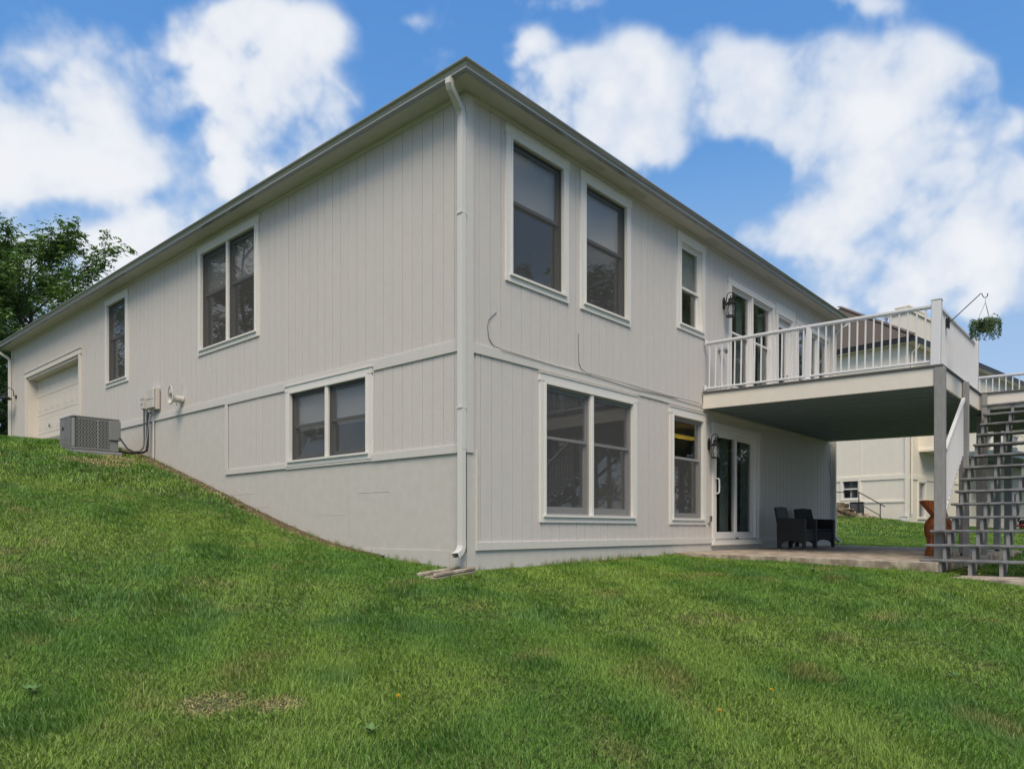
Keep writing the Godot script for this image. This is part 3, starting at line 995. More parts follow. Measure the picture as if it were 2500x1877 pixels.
func make_doors() -> void:
	# garage door with raised panels, set back in its opening
	var b := MB.new()
	b.box(Vector3(-18.02, 2.3, -0.30), Vector3(-13.71, 4.775, -0.26))
	var gd := obj("garage_door", b, M.garage, house, LT)
	for row in 4:
		var yb := 2.60 + row * 0.535
		b = MB.new()
		b.bbox(Vector3(-18.0, yb + 0.004, -0.259), Vector3(-13.73, yb + 0.531, -0.246), 0.004)
		obj("door_section", b, M.garage, gd)
		for k in 8:
			var ua := -18.0 + 0.06 + k * 0.5337
			b = MB.new()
			frame(b, ua, ua + 0.415, yb + 0.10, yb + 0.43, 0.018, 0.018, 0.018, -0.247, -0.2435)
			b.bbox(Vector3(ua + 0.045, yb + 0.145, -0.247), Vector3(ua + 0.37, yb + 0.385, -0.2425), 0.003)
			obj("panel", b, M.garage, gd)
	b = MB.new()
	b.bar(Vector3(-16.9, 3.33, -0.22), Vector3(-16.78, 3.33, -0.22), 0.02, 0.02)
	b.bar(Vector3(-16.84, 3.28, -0.225), Vector3(-16.84, 3.38, -0.225), 0.04, 0.015, Vector3.RIGHT)
	obj("handle", b, M.silver, gd)
	b = MB.new()
	b.box(Vector3(-18.16, 2.3, -0.002), Vector3(-18.02, 4.77, 0.028))
	b.box(Vector3(-13.71, 2.3, -0.002), Vector3(-13.58, 4.77, 0.028))
	b.box(Vector3(-18.20, 4.77, -0.002), Vector3(-13.54, 4.90, 0.032))
	b.box(Vector3(-18.22, 4.90, -0.002), Vector3(-13.52, 4.918, 0.05))
	b.box(Vector3(-18.019, 2.3, -0.26), Vector3(-17.98, 4.75, -0.004))
	b.box(Vector3(-13.75, 2.3, -0.26), Vector3(-13.711, 4.75, -0.004))
	b.box(Vector3(-17.978, 4.71, -0.26), Vector3(-13.752, 4.769, -0.004))
	obj("door_casing", b, M.garage, house, LT)
	b = MB.new()
	b.box(Vector3(-18.4, 2.2, -3.0), Vector3(-13.3, 5.0, -2.9))
	obj("partition", b, M.room, house, LT)
	# sliding glass door to the patio
	b = MB.new()
	b.box(Vector3(6.651, 0.20, -0.001), Vector3(6.742, 2.375, 0.026))
	b.box(Vector3(8.758, 0.20, -0.001), Vector3(8.851, 2.375, 0.026))
	b.box(Vector3(6.63, 2.375, -0.001), Vector3(8.87, 2.466, 0.03))
	b.box(Vector3(6.63, 0.125, -0.06), Vector3(8.87, 0.20, 0.05))
	b.box(Vector3(6.60, 0.10, -0.06), Vector3(8.90, 0.124, 0.065))
	var sd := obj("sliding_door", b, M.casing, house)
	b = MB.new()
	frame(b, 6.744, 8.756, 0.202, 2.373, 0.05, 0.03, 0.05, -0.12, -0.004)
	obj("frame", b, M.vinyl, sd)
	b = MB.new()
	frame(b, 6.796, 7.80, 0.235, 2.32, 0.085, 0.12, 0.10, -0.062, -0.02)
	obj("door_leaf", b, M.vinyl, sd)
	b = MB.new()
	frame(b, 7.74, 8.70, 0.235, 2.32, 0.085, 0.12, 0.10, -0.112, -0.07)
	obj("door_leaf", b, M.vinyl, sd)
	for q in [[6.87, 7.73, -0.04], [7.81, 8.63, -0.09]]:
		b = MB.new()
		for w in [q[2], q[2] - 0.012]:
			b.quad(Vector3(q[0], 0.34, w), Vector3(q[1], 0.34, w), Vector3(q[1], 2.24, w), Vector3(q[0], 2.24, w))
		obj("pane", b, M.glass, sd)
	b = MB.new()
	b.tube([Vector3(6.84, 1.10, -0.02), Vector3(6.845, 1.11, 0.035), Vector3(6.862, 1.13, 0.045), Vector3(6.868, 1.25, 0.047), Vector3(6.862, 1.37, 0.045), Vector3(6.845, 1.39, 0.035), Vector3(6.84, 1.40, -0.02)], 0.016, 0.016, 8)
	obj("handle", b, M.vinyl, sd)
	b = MB.new()
	b.box(Vector3(6.80, 0.203, -0.02), Vector3(8.70, 0.212, 0.03))
	b.box(Vector3(7.70, 0.213, -0.015), Vector3(7.76, 0.245, 0.04))
	obj("track", b, M.sash, sd)
	b = MB.new()    # vertical curtain folds behind the meeting stile
	for q in 16:
		var ua := 7.42 + 0.35 * q / 16.0
		b.quad(Vector3(ua, 0.25, -0.22 + 0.03 * (q % 2)), Vector3(ua + 0.022, 0.25, -0.22 + 0.03 * ((q + 1) % 2)), Vector3(ua + 0.022, 2.35, -0.22 + 0.03 * ((q + 1) % 2)), Vector3(ua, 2.35, -0.22 + 0.03 * (q % 2)))
	for q in 12:
		var ua := 8.40 + 0.30 * q / 12.0
		b.quad(Vector3(ua, 0.25, -0.22 + 0.03 * (q % 2)), Vector3(ua + 0.025, 0.25, -0.22 + 0.03 * ((q + 1) % 2)), Vector3(ua + 0.025, 2.35, -0.22 + 0.03 * ((q + 1) % 2)), Vector3(ua, 2.35, -0.22 + 0.03 * (q % 2)))
	obj("curtain", b, M.curtain, sd)
	# entry door on the deck
	b = MB.new()
	b.box(Vector3(9.74, 2.99, -0.001), Vector3(9.88, 5.30, 0.026))
	b.box(Vector3(10.73, 2.99, -0.001), Vector3(10.87, 5.30, 0.026))
	b.box(Vector3(9.72, 5.26, -0.001), Vector3(10.89, 5.50, 0.030))
	frame(b, 9.881, 10.729, 2.99, 5.259, 0.04, 0.02, 0.04, -0.13, 0.01)
	var ed := obj("entry_door", b, M.casing, house)
	b = MB.new()
	frame(b, 9.925, 10.685, 3.02, 5.21, 0.13, 0.25, 0.16, -0.125, -0.08)
	obj("door_leaf", b, M.vinyl, ed)
	b = MB.new()
	b.quad(Vector3(10.05, 3.26, -0.10), Vector3(10.56, 3.26, -0.10), Vector3(10.56, 5.06, -0.10), Vector3(10.05, 5.06, -0.10))
	obj("pane", b, M.glass, ed)
	b = MB.new()
	b.tube([Vector3(10.62, 4.0, -0.08), Vector3(10.62, 4.0, -0.03)], 0.028, 0.028, 10)
	obj("handle", b, M.silver, ed)

func run(prof: Array, b: MB, u_end: float, along_x: bool) -> void:   # sweeps (out, y) along an eave, mitred at the house corner
	for i in prof.size() - 1:
		var p: Vector2 = prof[i]
		var q: Vector2 = prof[i + 1]
		if along_x:
			b.quad(Vector3(-p.x, p.y, p.x), Vector3(u_end, p.y, p.x), Vector3(u_end, q.y, q.x), Vector3(-q.x, q.y, q.x))
		else:
			b.quad(Vector3(-p.x, p.y, -u_end), Vector3(-p.x, p.y, p.x), Vector3(-q.x, q.y, q.x), Vector3(-q.x, q.y, -u_end))

func make_eaves() -> void:
	# soffit, fascia, gutter (an ogee front), frieze
	var ex := XEND + 0.42
	var ez := ZEND + 0.42
	var b := MB.new()
	b.box(Vector3(-0.275, SOFFIT, 0.275), Vector3(ex - 0.13, SOFFIT + 0.05, -ez + 0.13))
	obj("soffit", b, M.soffit, house)
	b = MB.new()
	var fa := [Vector2(0.276, SOFFIT - 0.012), Vector2(0.292, SOFFIT - 0.012), Vector2(0.292, SOFFIT + 0.10)]
	run(fa, b, ex - 0.13, true)
	run(fa, b, ez - 0.13, false)
	b.quad(Vector3(-0.276, SOFFIT - 0.012, 0.276), Vector3(-0.276, SOFFIT + 0.05, 0.276), Vector3(ex - 0.13, SOFFIT + 0.05, 0.276), Vector3(ex - 0.13, SOFFIT - 0.012, 0.276))
	obj("fascia", b, M.soffit, house)
	b = MB.new()
	var g := [Vector2(0.294, SOFFIT - 0.018), Vector2(0.362, SOFFIT - 0.018), Vector2(0.366, SOFFIT - 0.008), Vector2(0.364, SOFFIT + 0.014), Vector2(0.370, SOFFIT + 0.030), Vector2(0.384, SOFFIT + 0.044), Vector2(0.400, SOFFIT + 0.056), Vector2(0.408, SOFFIT + 0.070), Vector2(0.409, SOFFIT + 0.084), Vector2(0.404, SOFFIT + 0.086), Vector2(0.398, SOFFIT + 0.080), Vector2(0.36, SOFFIT - 0.01), Vector2(0.30, SOFFIT - 0.01)]
	run(g, b, ex, true)
	run(g, b, ez, false)
	for e in [true, false]:      # end caps
		var poly := PackedVector2Array()
		for q in g.slice(0, 10):
			poly.append(q)
		poly.append(Vector2(0.294, SOFFIT + 0.084))
		if e:
			b.prism(poly, Transform3D(Basis(Vector3(0, 0, 1), Vector3.UP, Vector3(-1, 0, 0)), Vector3(ex, 0, 0)), 0.003)
		else:
			b.prism(poly, Transform3D(Basis(Vector3(-1, 0, 0), Vector3.UP, Vector3(0, 0, -1)), Vector3(0, 0, -ez)), 0.003)
	obj("gutter", b, M.gutter, house)
	b = MB.new()
	var fr := [Vector2(0.0, SOFFIT - 0.055), Vector2(0.014, SOFFIT - 0.055), Vector2(0.018, SOFFIT - 0.03), Vector2(0.03, SOFFIT - 0.003), Vector2(0.0, SOFFIT - 0.002)]
	for i in fr.size() - 1:
		var p: Vector2 = fr[i]
		var q: Vector2 = fr[i + 1]
		b.quad(Vector3(0.113, p.y, p.x), Vector3(XEND - 0.1, p.y, p.x), Vector3(XEND - 0.1, q.y, q.x), Vector3(0.113, q.y, q.x))
		b.quad(Vector3(-p.x, p.y, -ZEND + 0.1), Vector3(-p.x, p.y, -0.113), Vector3(-q.x, q.y, -0.113), Vector3(-q.x, q.y, -ZEND + 0.1))
	obj("frieze", b, M.trim, house)
	for u in [2.35, 3.55, 6.2, 9.0]:
		b = MB.new()
		frame(b, u, u + 0.4, 0.08, 0.20, 0.012, 0.012, 0.012, 0.0, 0.006)
		for k in 6:
			b.box(Vector3(u + 0.02, 0.10 + 0.015 * k, 0.0), Vector3(u + 0.38, 0.106 + 0.015 * k, 0.004))
		obj("soffit_vent", b, M.soffit, house, Transform3D(Basis(Vector3.RIGHT, PI / 2), Vector3(0, SOFFIT, 0)))
	for d in [3.0, 6.5, 10.0, 13.5]:
		b = MB.new()
		frame(b, 0.08, 0.20, d, d + 0.4, 0.012, 0.012, 0.012, 0.0, 0.006)
		obj("soffit_vent", b, M.soffit, house, Transform3D(Basis(Vector3(-1, 0, 0), Vector3(0, 0, -1), Vector3(0, -1, 0)), Vector3(0, SOFFIT, 0)))
	# hip roof
	b = MB.new()
	var y0 := SOFFIT + 0.088
	var x0 := -0.36
	var x1 := ex - 0.06
	var z0 := 0.36
	var z1 := -ez + 0.06
	var rise := 1.9
	var hw := (x1 - x0) * 0.5
	var r0 := Vector3(x0 + hw, y0 + rise, z0 - hw)
	var r1 := Vector3(x0 + hw, y0 + rise, z1 + hw)
	var c := [Vector3(x0, y0, z0), Vector3(x1, y0, z0), Vector3(x1, y0, z1), Vector3(x0, y0, z1)]
	b.tri(c[0], c[1], r0)
	b.quad(c[1], c[2], r1, r0)
	b.tri(c[2], c[3], r1)
	b.quad(c[3], c[0], r0, r1)
	b.quad(c[3], c[2], c[1], c[0])
	obj("roof", b, M.roof, house)
	# downspouts
	var ds := [[Vector3(-0.352, SOFFIT - 0.02, 0.075), Vector3(-0.352, SOFFIT - 0.075, 0.073), Vector3(-0.32, SOFFIT - 0.125, 0.062), Vector3(-0.17, SOFFIT - 0.215, 0.018), Vector3(-0.10, SOFFIT - 0.27, 0.0), Vector3(-0.075, SOFFIT - 0.33, -0.005), Vector3(-0.075, 5.35, -0.005)]]
	b = MB.new()
	spout(b, ds[0])
	var dn := obj("downspout", b, M.downspout, house)
	b = MB.new()
	spout(b, [Vector3(-0.073, 5.37, -0.005), Vector3(-0.073, 1.40, -0.005)], 1.06)
	obj("pipe", b, M.downspout, dn)
	b = MB.new()
	spout(b, [Vector3(-0.075, 1.42, -0.005), Vector3(-0.075, 0.24, -0.005)])
	obj("pipe", b, M.downspout, dn)
	b = MB.new()
	spout(b, [Vector3(-0.075, 0.26, -0.005), Vector3(-0.078, 0.20, -0.004), Vector3(-0.10, 0.15, 0.004), Vector3(-0.15, 0.115, 0.02), Vector3(-0.23, 0.085, 0.045)], 1.05, false)
	obj("elbow", b, M.downspout, dn)
	for y in [4.3, 1.9]:
		b = MB.new()
		b.box(Vector3(-0.118, y, -0.052), Vector3(-0.024, y + 0.03, 0.042))
		obj("strap", b, M.downspout, dn)
	# far garage corner and the corner beyond the patio
	b = MB.new()
	spout(b, [Vector3(-0.35, SOFFIT - 0.02, -ZEND - 0.1), Vector3(-0.35, SOFFIT - 0.10, -ZEND - 0.1), Vector3(-0.12, SOFFIT - 0.27, -ZEND + 0.0), Vector3(-0.075, SOFFIT - 0.34, -ZEND + 0.03), Vector3(-0.075, 2.3, -ZEND + 0.03)])
	obj("downspout", b, M.downspout, house)
	b = MB.new()
	spout(b, [Vector3(XEND + 0.1, SOFFIT - 0.02, 0.35), Vector3(XEND + 0.1, SOFFIT - 0.10, 0.35), Vector3(XEND - 0.0, SOFFIT - 0.27, 0.12), Vector3(XEND - 0.02, SOFFIT - 0.34, 0.075), Vector3(XEND - 0.02, 0.25, 0.075), Vector3(XEND + 0.02, 0.17, 0.09), Vector3(XEND + 0.2, 0.09, 0.14)])
	obj("downspout", b, M.downspout, house)

func spout(b: MB, pts: Array, k := 1.0, cap := true) -> void:   # rectangular pipe 85 x 65 mm along a path
	var prev := []
	for i in pts.size():
		var d: Vector3 = (pts[mini(i + 1, pts.size() - 1)] - pts[maxi(i - 1, 0)]).normalized()
		var x := Vector3(0, 0, 1)
		x = (x - d * x.dot(d)).normalized()
		var y := d.cross(x)
		var p: Vector3 = pts[i]
		var cur := [p - x * 0.0425 * k - y * 0.0325 * k, p + x * 0.0425 * k - y * 0.0325 * k, p + x * 0.0425 * k + y * 0.0325 * k, p - x * 0.0425 * k + y * 0.0325 * k]
		if i > 0:
			for j in 4:
				b.quad(prev[j], prev[(j + 1) % 4], cur[(j + 1) % 4], cur[j])
		if cap and i == 0:
			b.quad(cur[3], cur[2], cur[1], cur[0])
		if cap and i == pts.size() - 1:
			b.quad(cur[0], cur[1], cur[2], cur[3])
		prev = cur

# ================================================================ deck and stairs
var DT := Transform3D(Basis(Vector3.RIGHT, 0.017), Vector3(0, 2.985, 0))   # the deck falls slightly away from the house

func railing(parent: Node, a: Vector3, c: Vector3, top: float, low: float, step: float, first: float) -> MeshInstance3D:
	# straight railing from a to c (points on the deck surface, in deck axes)
	var b := MB.new()
	var d := (c - a)
	var len := d.length()
	var x := d / len
	var zx := x.cross(Vector3.UP)
	var bs := Basis(x, Vector3.UP, zx)
	var mid := (a + c) * 0.5
	b.bobox(Transform3D(bs, mid + Vector3.UP * (top - 0.022)), Vector3(len, 0.044, 0.062), 0.006)
	b.bobox(Transform3D(bs, mid + Vector3.UP * (top - 0.052)), Vector3(len, 0.016, 0.036), 0.002)
	b.bobox(Transform3D(bs, mid + Vector3.UP * (low + 0.018)), Vector3(len, 0.036, 0.044), 0.005)
	var r := obj("railing", b, M.white, parent, DT)
	b = MB.new()
	b.bbox(Vector3(-0.0115, low + 0.036, -0.0115), Vector3(0.0115, top - 0.060, 0.0115), 0.002)
	var am := b.mesh()
	var s := first
	while s < len - 0.02:
		inst("baluster", am, M.white, r, Transform3D(Basis.IDENTITY, a + x * s))
		s += step
	return r

func make_deck() -> void:
	var dk := thing("deck", "raised wooden deck with cream fascia, grey posts and white railing on the house", "deck")
	var b := MB.new()
	b.box(Vector3(6.30, -0.03, 0.03), Vector3(13.12, -0.002, 3.90))
	b.box(Vector3(9.45, -0.03, 3.901), Vector3(13.12, -0.002, 5.7))
	obj("decking", b, M.deck_edge, dk, DT)
	# dark rim strip over the fascia
	b = MB.new()
	b.bbox(Vector3(6.205, -0.032, 0.027), Vector3(6.298, 0.002, 3.985), 0.004)
	b.bbox(Vector3(6.30, -0.032, 3.902), Vector3(9.37, 0.0, 3.985), 0.004)
	b.bbox(Vector3(9.372, -0.032, 3.902), Vector3(9.448, 0.001, 5.72), 0.004)
	b.bbox(Vector3(9.45, -0.032, 5.701), Vector3(13.12, 0.0, 5.75), 0.004)
	obj("rim_strip", b, M.deck_edge, dk, DT)
	for q in [[Vector3(6.232, -0.318, 0.027), Vector3(6.268, -0.034, 3.958)], [Vector3(6.27, -0.318, 3.922), Vector3(9.395, -0.034, 3.958)], [Vector3(9.397, -0.318, 3.922), Vector3(9.433, -0.034, 5.70)], [Vector3(9.435, -0.318, 5.664), Vector3(13.1, -0.034, 5.70)], [Vector3(13.102, -0.318, 0.027), Vector3(13.138, -0.034, 5.70)]]:
		b = MB.new()
		b.bbox(q[0], q[1], 0.004)
		obj("fascia", b, M.fascia, dk, DT)
	# dark boards under the deck
	var x := 6.29
	var kinds := []
	for zl in [3.90, 5.64]:
		var pm := MB.new()
		pm.bbox(Vector3(0, -0.304, 0.03), Vector3(0.352, -0.292, zl), 0.002)
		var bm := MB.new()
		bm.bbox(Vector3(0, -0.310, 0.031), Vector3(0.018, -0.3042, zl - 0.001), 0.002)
		kinds.append([pm.mesh(), bm.mesh()])
	while x < 12.74:
		var kd: Array = kinds[1 if x > 9.44 else 0]
		var place := DT * Transform3D(Basis.IDENTITY, Vector3(x, rng.randf_range(-0.001, 0.001), 0))
		inst("soffit_board", kd[0], M.under, dk, place)
		inst("batten_or_gap_light", kd[1], M.grey_paint, dk, place)  # pale paint stands in for light coming through gaps between deck boards
		x += 0.354
	b = MB.new()
	b.box(Vector3(6.29, -0.28, 0.03), Vector3(13.08, -0.275, 3.90))
	b.box(Vector3(9.45, -0.28, 3.901), Vector3(13.08, -0.275, 5.64))
	obj("underlay", b, M.under, dk, DT)
	# posts
	for p in [[6.21, 6.352, 3.86, 4.002, -0.075, 2.885], [8.40, 8.54, 3.80, 3.918, -0.04, 2.60], [10.04, 10.18, 3.80, 3.918, -0.05, 2.60], [11.98, 12.12, 3.80, 3.918, -0.05, 2.60], [12.95, 13.09, 3.86, 4.0, -0.05, 2.60], [7.775, 7.865, 3.962, 4.052, -0.1, 2.88], [9.34, 9.43, 3.99, 4.08, -0.1, 2.88]]:
		b = MB.new()
		b.bbox(Vector3(p[0], p[4] + 0.03, p[2]), Vector3(p[1], p[5], p[3]), 0.008)
		obj("post", b, M.grey_paint, dk)
		if p[0] < 7.0 or p[0] > 8.0 and p[0] < 9.0 or p[0] > 9.5:
			b = MB.new()
			b.box(Vector3(p[0] + 0.02, p[4] - 0.03, p[2] + 0.02), Vector3(p[1] - 0.02, p[4] + 0.03, p[3] - 0.02))
			obj("post_base", b, M.black_metal, dk)
			if p[0] > 8.0:
				b = MB.new()
				b.bbox(Vector3(p[0] - 0.13, -0.5, 3.70), Vector3(p[1] + 0.13, p[4] - 0.028, 4.16), 0.01)
				obj("footing", b, M.concrete, dk)
	# railings
	var r := railing(dk, Vector3(6.30, 0, 0.03), Vector3(6.30, 0, 3.80), 0.945, 0.055, 0.1243, 0.085)
	b = MB.new()
	b.bbox(Vector3(6.268, 0.0, 1.905), Vector3(6.332, 0.90, 1.975), 0.004)
	b.bbox(Vector3(6.245, 0.002, 1.88), Vector3(6.355, 0.035, 2.00), 0.006)
	obj("rail_post", b, M.white, r)
	b = MB.new()
	b.bbox(Vector3(6.268, 0.885, 0.026), Vector3(6.332, 0.985, 0.06), 0.004)
	b.bbox(Vector3(6.268, 0.03, 0.026), Vector3(6.332, 0.13, 0.06), 0.004)
	obj("wall_bracket", b, M.white, r)
	b = MB.new()
	b.bbox(Vector3(6.255, 0.003, 3.800), Vector3(6.385, 0.995, 3.93), 0.006)
	b.bbox(Vector3(6.248, 0.995, 3.793), Vector3(6.392, 1.02, 3.937), 0.008)
	obj("rail_post", b, M.white, r)
	r = railing(dk, Vector3(6.386, 0, 3.865), Vector3(9.30, 0, 3.865), 0.945, 0.055, 0.105, 0.07)
	b = MB.new()
	b.bbox(Vector3(9.30, 0.003, 3.80), Vector3(9.43, 0.985, 3.93), 0.006)
	b.bbox(Vector3(9.293, 0.985, 3.793), Vector3(9.437, 1.01, 3.937), 0.008)
	obj("rail_post", b, M.white, r)
	r = railing(dk, Vector3(13.06, 0, 0.06), Vector3(13.06, 0, 5.6), 0.945, 0.055, 0.1243, 0.08)
	# plant hanging from a hook clamped to the rail
	var hk := thing("plant_hook", "black curved hook clamped to the white deck railing", "hook")
	b = MB.new()
	b.box(Vector3(6.86, 3.62, 3.895), Vector3(6.94, 3.76, 3.925))
	b.box(Vector3(6.87, 3.60, 3.926), Vector3(6.93, 3.78, 3.94))
	obj("clamp", b, M.black_metal, hk)
	b = MB.new()
	b.tube([Vector3(6.9, 3.70, 3.935), Vector3(6.9, 3.715, 3.96), Vector3(6.9, 3.735, 3.985), Vector3(6.9, 3.80, 4.06), Vector3(6.9, 4.04, 4.335), Vector3(6.9, 4.065, 4.36), Vector3(6.9, 4.06, 4.378), Vector3(6.9, 4.02, 4.39), Vector3(6.9, 3.995, 4.405), Vector3(6.9, 3.99, 4.43), Vector3(6.9, 4.005, 4.45), Vector3(6.9, 4.05, 4.455)], 0.007, 0.007, 6)
	obj("arm", b, M.black_metal, hk)
	make_basket(Vector3(6.9, 3.985, 4.425))

func make_basket(at: Vector3) -> void:
	var t := thing("hanging_basket", "trailing green plant in a hanging basket beside the deck railing", "hanging plant", at)
	var b := MB.new()
	for k in 3:
		var a := TAU * k / 3.0 + 0.5
		b.tube([Vector3(0, -0.01, 0), Vector3(0, -0.07, 0), Vector3(cos(a) * 0.13, -0.40, sin(a) * 0.13)], 0.0028, 0.0028, 5)
	obj("chain", b, M.black_metal, t)
	b = MB.new()
	b.lathe([Vector2(0.0, -0.52), Vector2(0.09, -0.52), Vector2(0.13, -0.42), Vector2(0.14, -0.40), Vector2(0.125, -0.405), Vector2(0.0, -0.42)], Transform3D.IDENTITY, 16)
	obj("pot", b, M.rubber, t)
	b = MB.new()
	b.use_c = true
	var rg := RandomNumberGenerator.new()
	rg.seed = 5
	for s in 105:      # trailing stems with small leaves
		var a := rg.randf() * TAU
		var r := rg.randf_range(0.02, 0.13)
		var p := Vector3(cos(a) * r, -0.40 + rg.randf() * 0.03, sin(a) * r)
		var out := Vector3(cos(a), 0, sin(a)) * rg.randf_range(0.3, 1.1)
		var vel := out + Vector3.UP * rg.randf_range(0.3, 1.3)
		var n := rg.randi_range(7, 21)
		for q in n:
			vel = (vel + Vector3(rg.randf_range(-0.35, 0.35), -0.33, rg.randf_range(-0.35, 0.35))).limit_length(1.2)
			p += vel.normalized() * 0.028
			if p.y < -0.62:
				break
			if Vector2(p.x, p.z).length() > 0.20:
				vel = Vector3(-p.x, -1.5, -p.z)
			for l in 3:
				var dir := Vector3(rg.randf_range(-1, 1), rg.randf_range(-0.4, 0.8), rg.randf_range(-1, 1)).normalized()
				var g := rg.randf_range(0.6, 1.3)
				b.col = Color(0.175 * g, 0.26 * g, 0.12 * g)
				leaf(b, p, dir, Vector3(rg.randf_range(-1, 1), 1.0, rg.randf_range(-1, 1)).normalized(), rg.randf_range(0.02, 0.034), 0.6)
	obj("foliage", b, M.leaf_basket, t)

func leaf(b: MB, p: Vector3, dir: Vector3, up: Vector3, size: float, aspect: float) -> void:
	var s := dir.cross(up).normalized() * size * aspect * 0.5
	var m := p + dir * size * 0.5
	var e := p + dir * size
	b.tri(p, m + s, e)
	b.tri(p, e, m - s)

func make_stairs() -> void:
	var st := thing("staircase", "open wooden staircase with grey treads and white handrail leading up to the deck", "staircase")
	var n := 14
	var x0 := 5.365
	var run_ := 0.305
	var y0 := -0.02
	var rise := 0.2086
	for i in n:
		var x := x0 + run_ * i
		var y := y0 + rise * i
		var b := MB.new()
		var w := 0.245 if i == 2 else 0.285
		var zl := 3.85 if i < 3 else (4.012 if i < 8 else 4.06)
		if i == 13:
			zl = 3.99
		b.bobox(Transform3D(Basis(Vector3.RIGHT, rng.randf_range(-0.002, 0.002)) * Basis(Vector3.BACK, rng.randf_range(-0.006, 0.006)), Vector3(x + w * 0.5, y - 0.019, (zl + 5.85) * 0.5)), Vector3(w, 0.038, 5.85 - zl), 0.008)
		obj("tread", b, M.tread, st)
	for z in [4.08, 4.445, 4.81, 5.175, 5.54, 5.80]:
		var poly := PackedVector2Array()
		poly.append(Vector2(x0 + 0.035, y0 - 0.24))
		for i in n:
			var x := x0 + 0.035 + run_ * i
			poly.append(Vector2(x, y0 + rise * i - 0.039))
			poly.append(Vector2(minf(x + run_, x0 + run_ * 13.2 + 0.0), y0 + rise * i - 0.039))
		poly.append(Vector2(x0 + run_ * 13.2, y0 + rise * 13 - 0.32))
		poly.append(Vector2(x0 + 0.30, y0 - 0.24))
		var b := MB.new()
		b.prism(poly, Transform3D(Basis.IDENTITY, Vector3(0, 0, z)), 0.042)
		obj("stringer", b, M.grey_paint, st)
	var b := MB.new()
	var sl := rise / run_
	var a := Vector3(6.357, 2.2 + sl * (6.357 - 7.2), 3.985)
	var c := Vector3(7.95, 2.2 + sl * (7.95 - 7.2), 3.985)
	c = Vector3(7.77, 2.2 + sl * (7.77 - 7.2), 3.985)
	b.bar(a, c, 0.05, 0.05)
	b.bar(a - Vector3.UP * 0.92, Vector3(7.93, c.y + sl * 0.16 - 0.92, 3.945), 0.035, 0.04)
	var hr := obj("handrail", b, M.white, st)
	var am := MB.new()
	am.bbox(Vector3(-0.0125, -0.89, -0.0125), Vector3(0.0125, -0.015, 0.0125), 0.002)
	var mesh := am.mesh()
	var x := 6.43
	while x < 7.74:
		inst("baluster", mesh, M.white, hr, Transform3D(Basis.IDENTITY, Vector3(x, 2.2 + sl * (x - 7.2), 3.985)))
		x += 0.112

# ================================================================ small fittings on the walls
func lantern(called: String, label: String, at: Vector3, k: float) -> void:
	var t := thing(called, label, "wall lantern", at, 0.0, "wall lanterns")
	t.scale = Vector3.ONE * k
	var b := MB.new()     # back plate with pointed ends
	b.prism(PackedVector2Array([Vector2(0, -0.13), Vector2(0.05, -0.10), Vector2(0.055, 0.06), Vector2(0.035, 0.09), Vector2(0.02, 0.13), Vector2(-0.02, 0.13), Vector2(-0.035, 0.09), Vector2(-0.055, 0.06), Vector2(-0.05, -0.10)]), Transform3D.IDENTITY, 0.025)
	obj("back_plate", b, M.black_metal, t)
	b = MB.new()
	var pts := [Vector3(0, 0.0, 0.025), Vector3(0, 0.03, 0.06), Vector3(0, 0.12, 0.075)]
	for i in 9:
		var a := PI - PI * i / 8.0
		pts.append(Vector3(0, 0.14 + 0.075 * sin(a), 0.150 + 0.075 * cos(a)))
	for i in 6:
		var a := -PI * 0.25 * (i + 1)
		var r := 0.042 - 0.004 * i
		pts.append(Vector3(0, 0.125 + r * sin(a), 0.185 + r * cos(a)))
	b.tube(pts, 0.011, 0.008, 7)
	obj("scroll_arm", b, M.black_metal, t)
	b = MB.new()
	var o := Transform3D(Basis.IDENTITY, Vector3(0, -0.32, 0.165))
	b.lathe([Vector2(0.112, 0.275), Vector2(0.118, 0.285), Vector2(0.085, 0.32), Vector2(0.052, 0.345), Vector2(0.052, 0.375), Vector2(0.06, 0.38), Vector2(0.038, 0.405), Vector2(0.018, 0.42), Vector2(0.012, 0.44), Vector2(0.0, 0.445)], o, 20)
	b.lathe([Vector2(0.0, 0.27), Vector2(0.112, 0.275)], o, 20)
	obj("roof", b, M.black_metal, t)
	b = MB.new()
	b.lathe([Vector2(0.0, 0.0), Vector2(0.095, 0.0), Vector2(0.095, 0.028), Vector2(0.085, 0.03), Vector2(0.0, 0.03)], o, 20)
	for i in 6:
		var a := TAU * i / 6.0
		var a2 := TAU * (i + 1) / 6.0
		var p := Vector3(cos(a) * 0.088, 0, sin(a) * 0.088)
		var q := Vector3(cos(a2) * 0.088, 0, sin(a2) * 0.088)
		b.tube([o * (p + Vector3.UP * 0.02), o * (p + Vector3.UP * 0.275)], 0.004, 0.004, 5, false)
		b.tube([o * (p + Vector3.UP * 0.03), o * (q + Vector3.UP * 0.27)], 0.003, 0.003, 5, false)
		b.tube([o * (q + Vector3.UP * 0.03), o * (p + Vector3.UP * 0.27)], 0.003, 0.003, 5, false)
	obj("cage", b, M.black_metal, t)
	b = MB.new()
	b.lathe([Vector2(0.078, 0.031), Vector2(0.078, 0.272)], o, 20)
	obj("glass", b, M.lantern_glass, t)
	b = MB.new()
	b.lathe([Vector2(0.0, 0.10), Vector2(0.022, 0.115), Vector2(0.028, 0.14), Vector2(0.02, 0.17), Vector2(0.013, 0.19), Vector2(0.013, 0.26)], o, 12)
	obj("bulb", b, M.bulb, t)

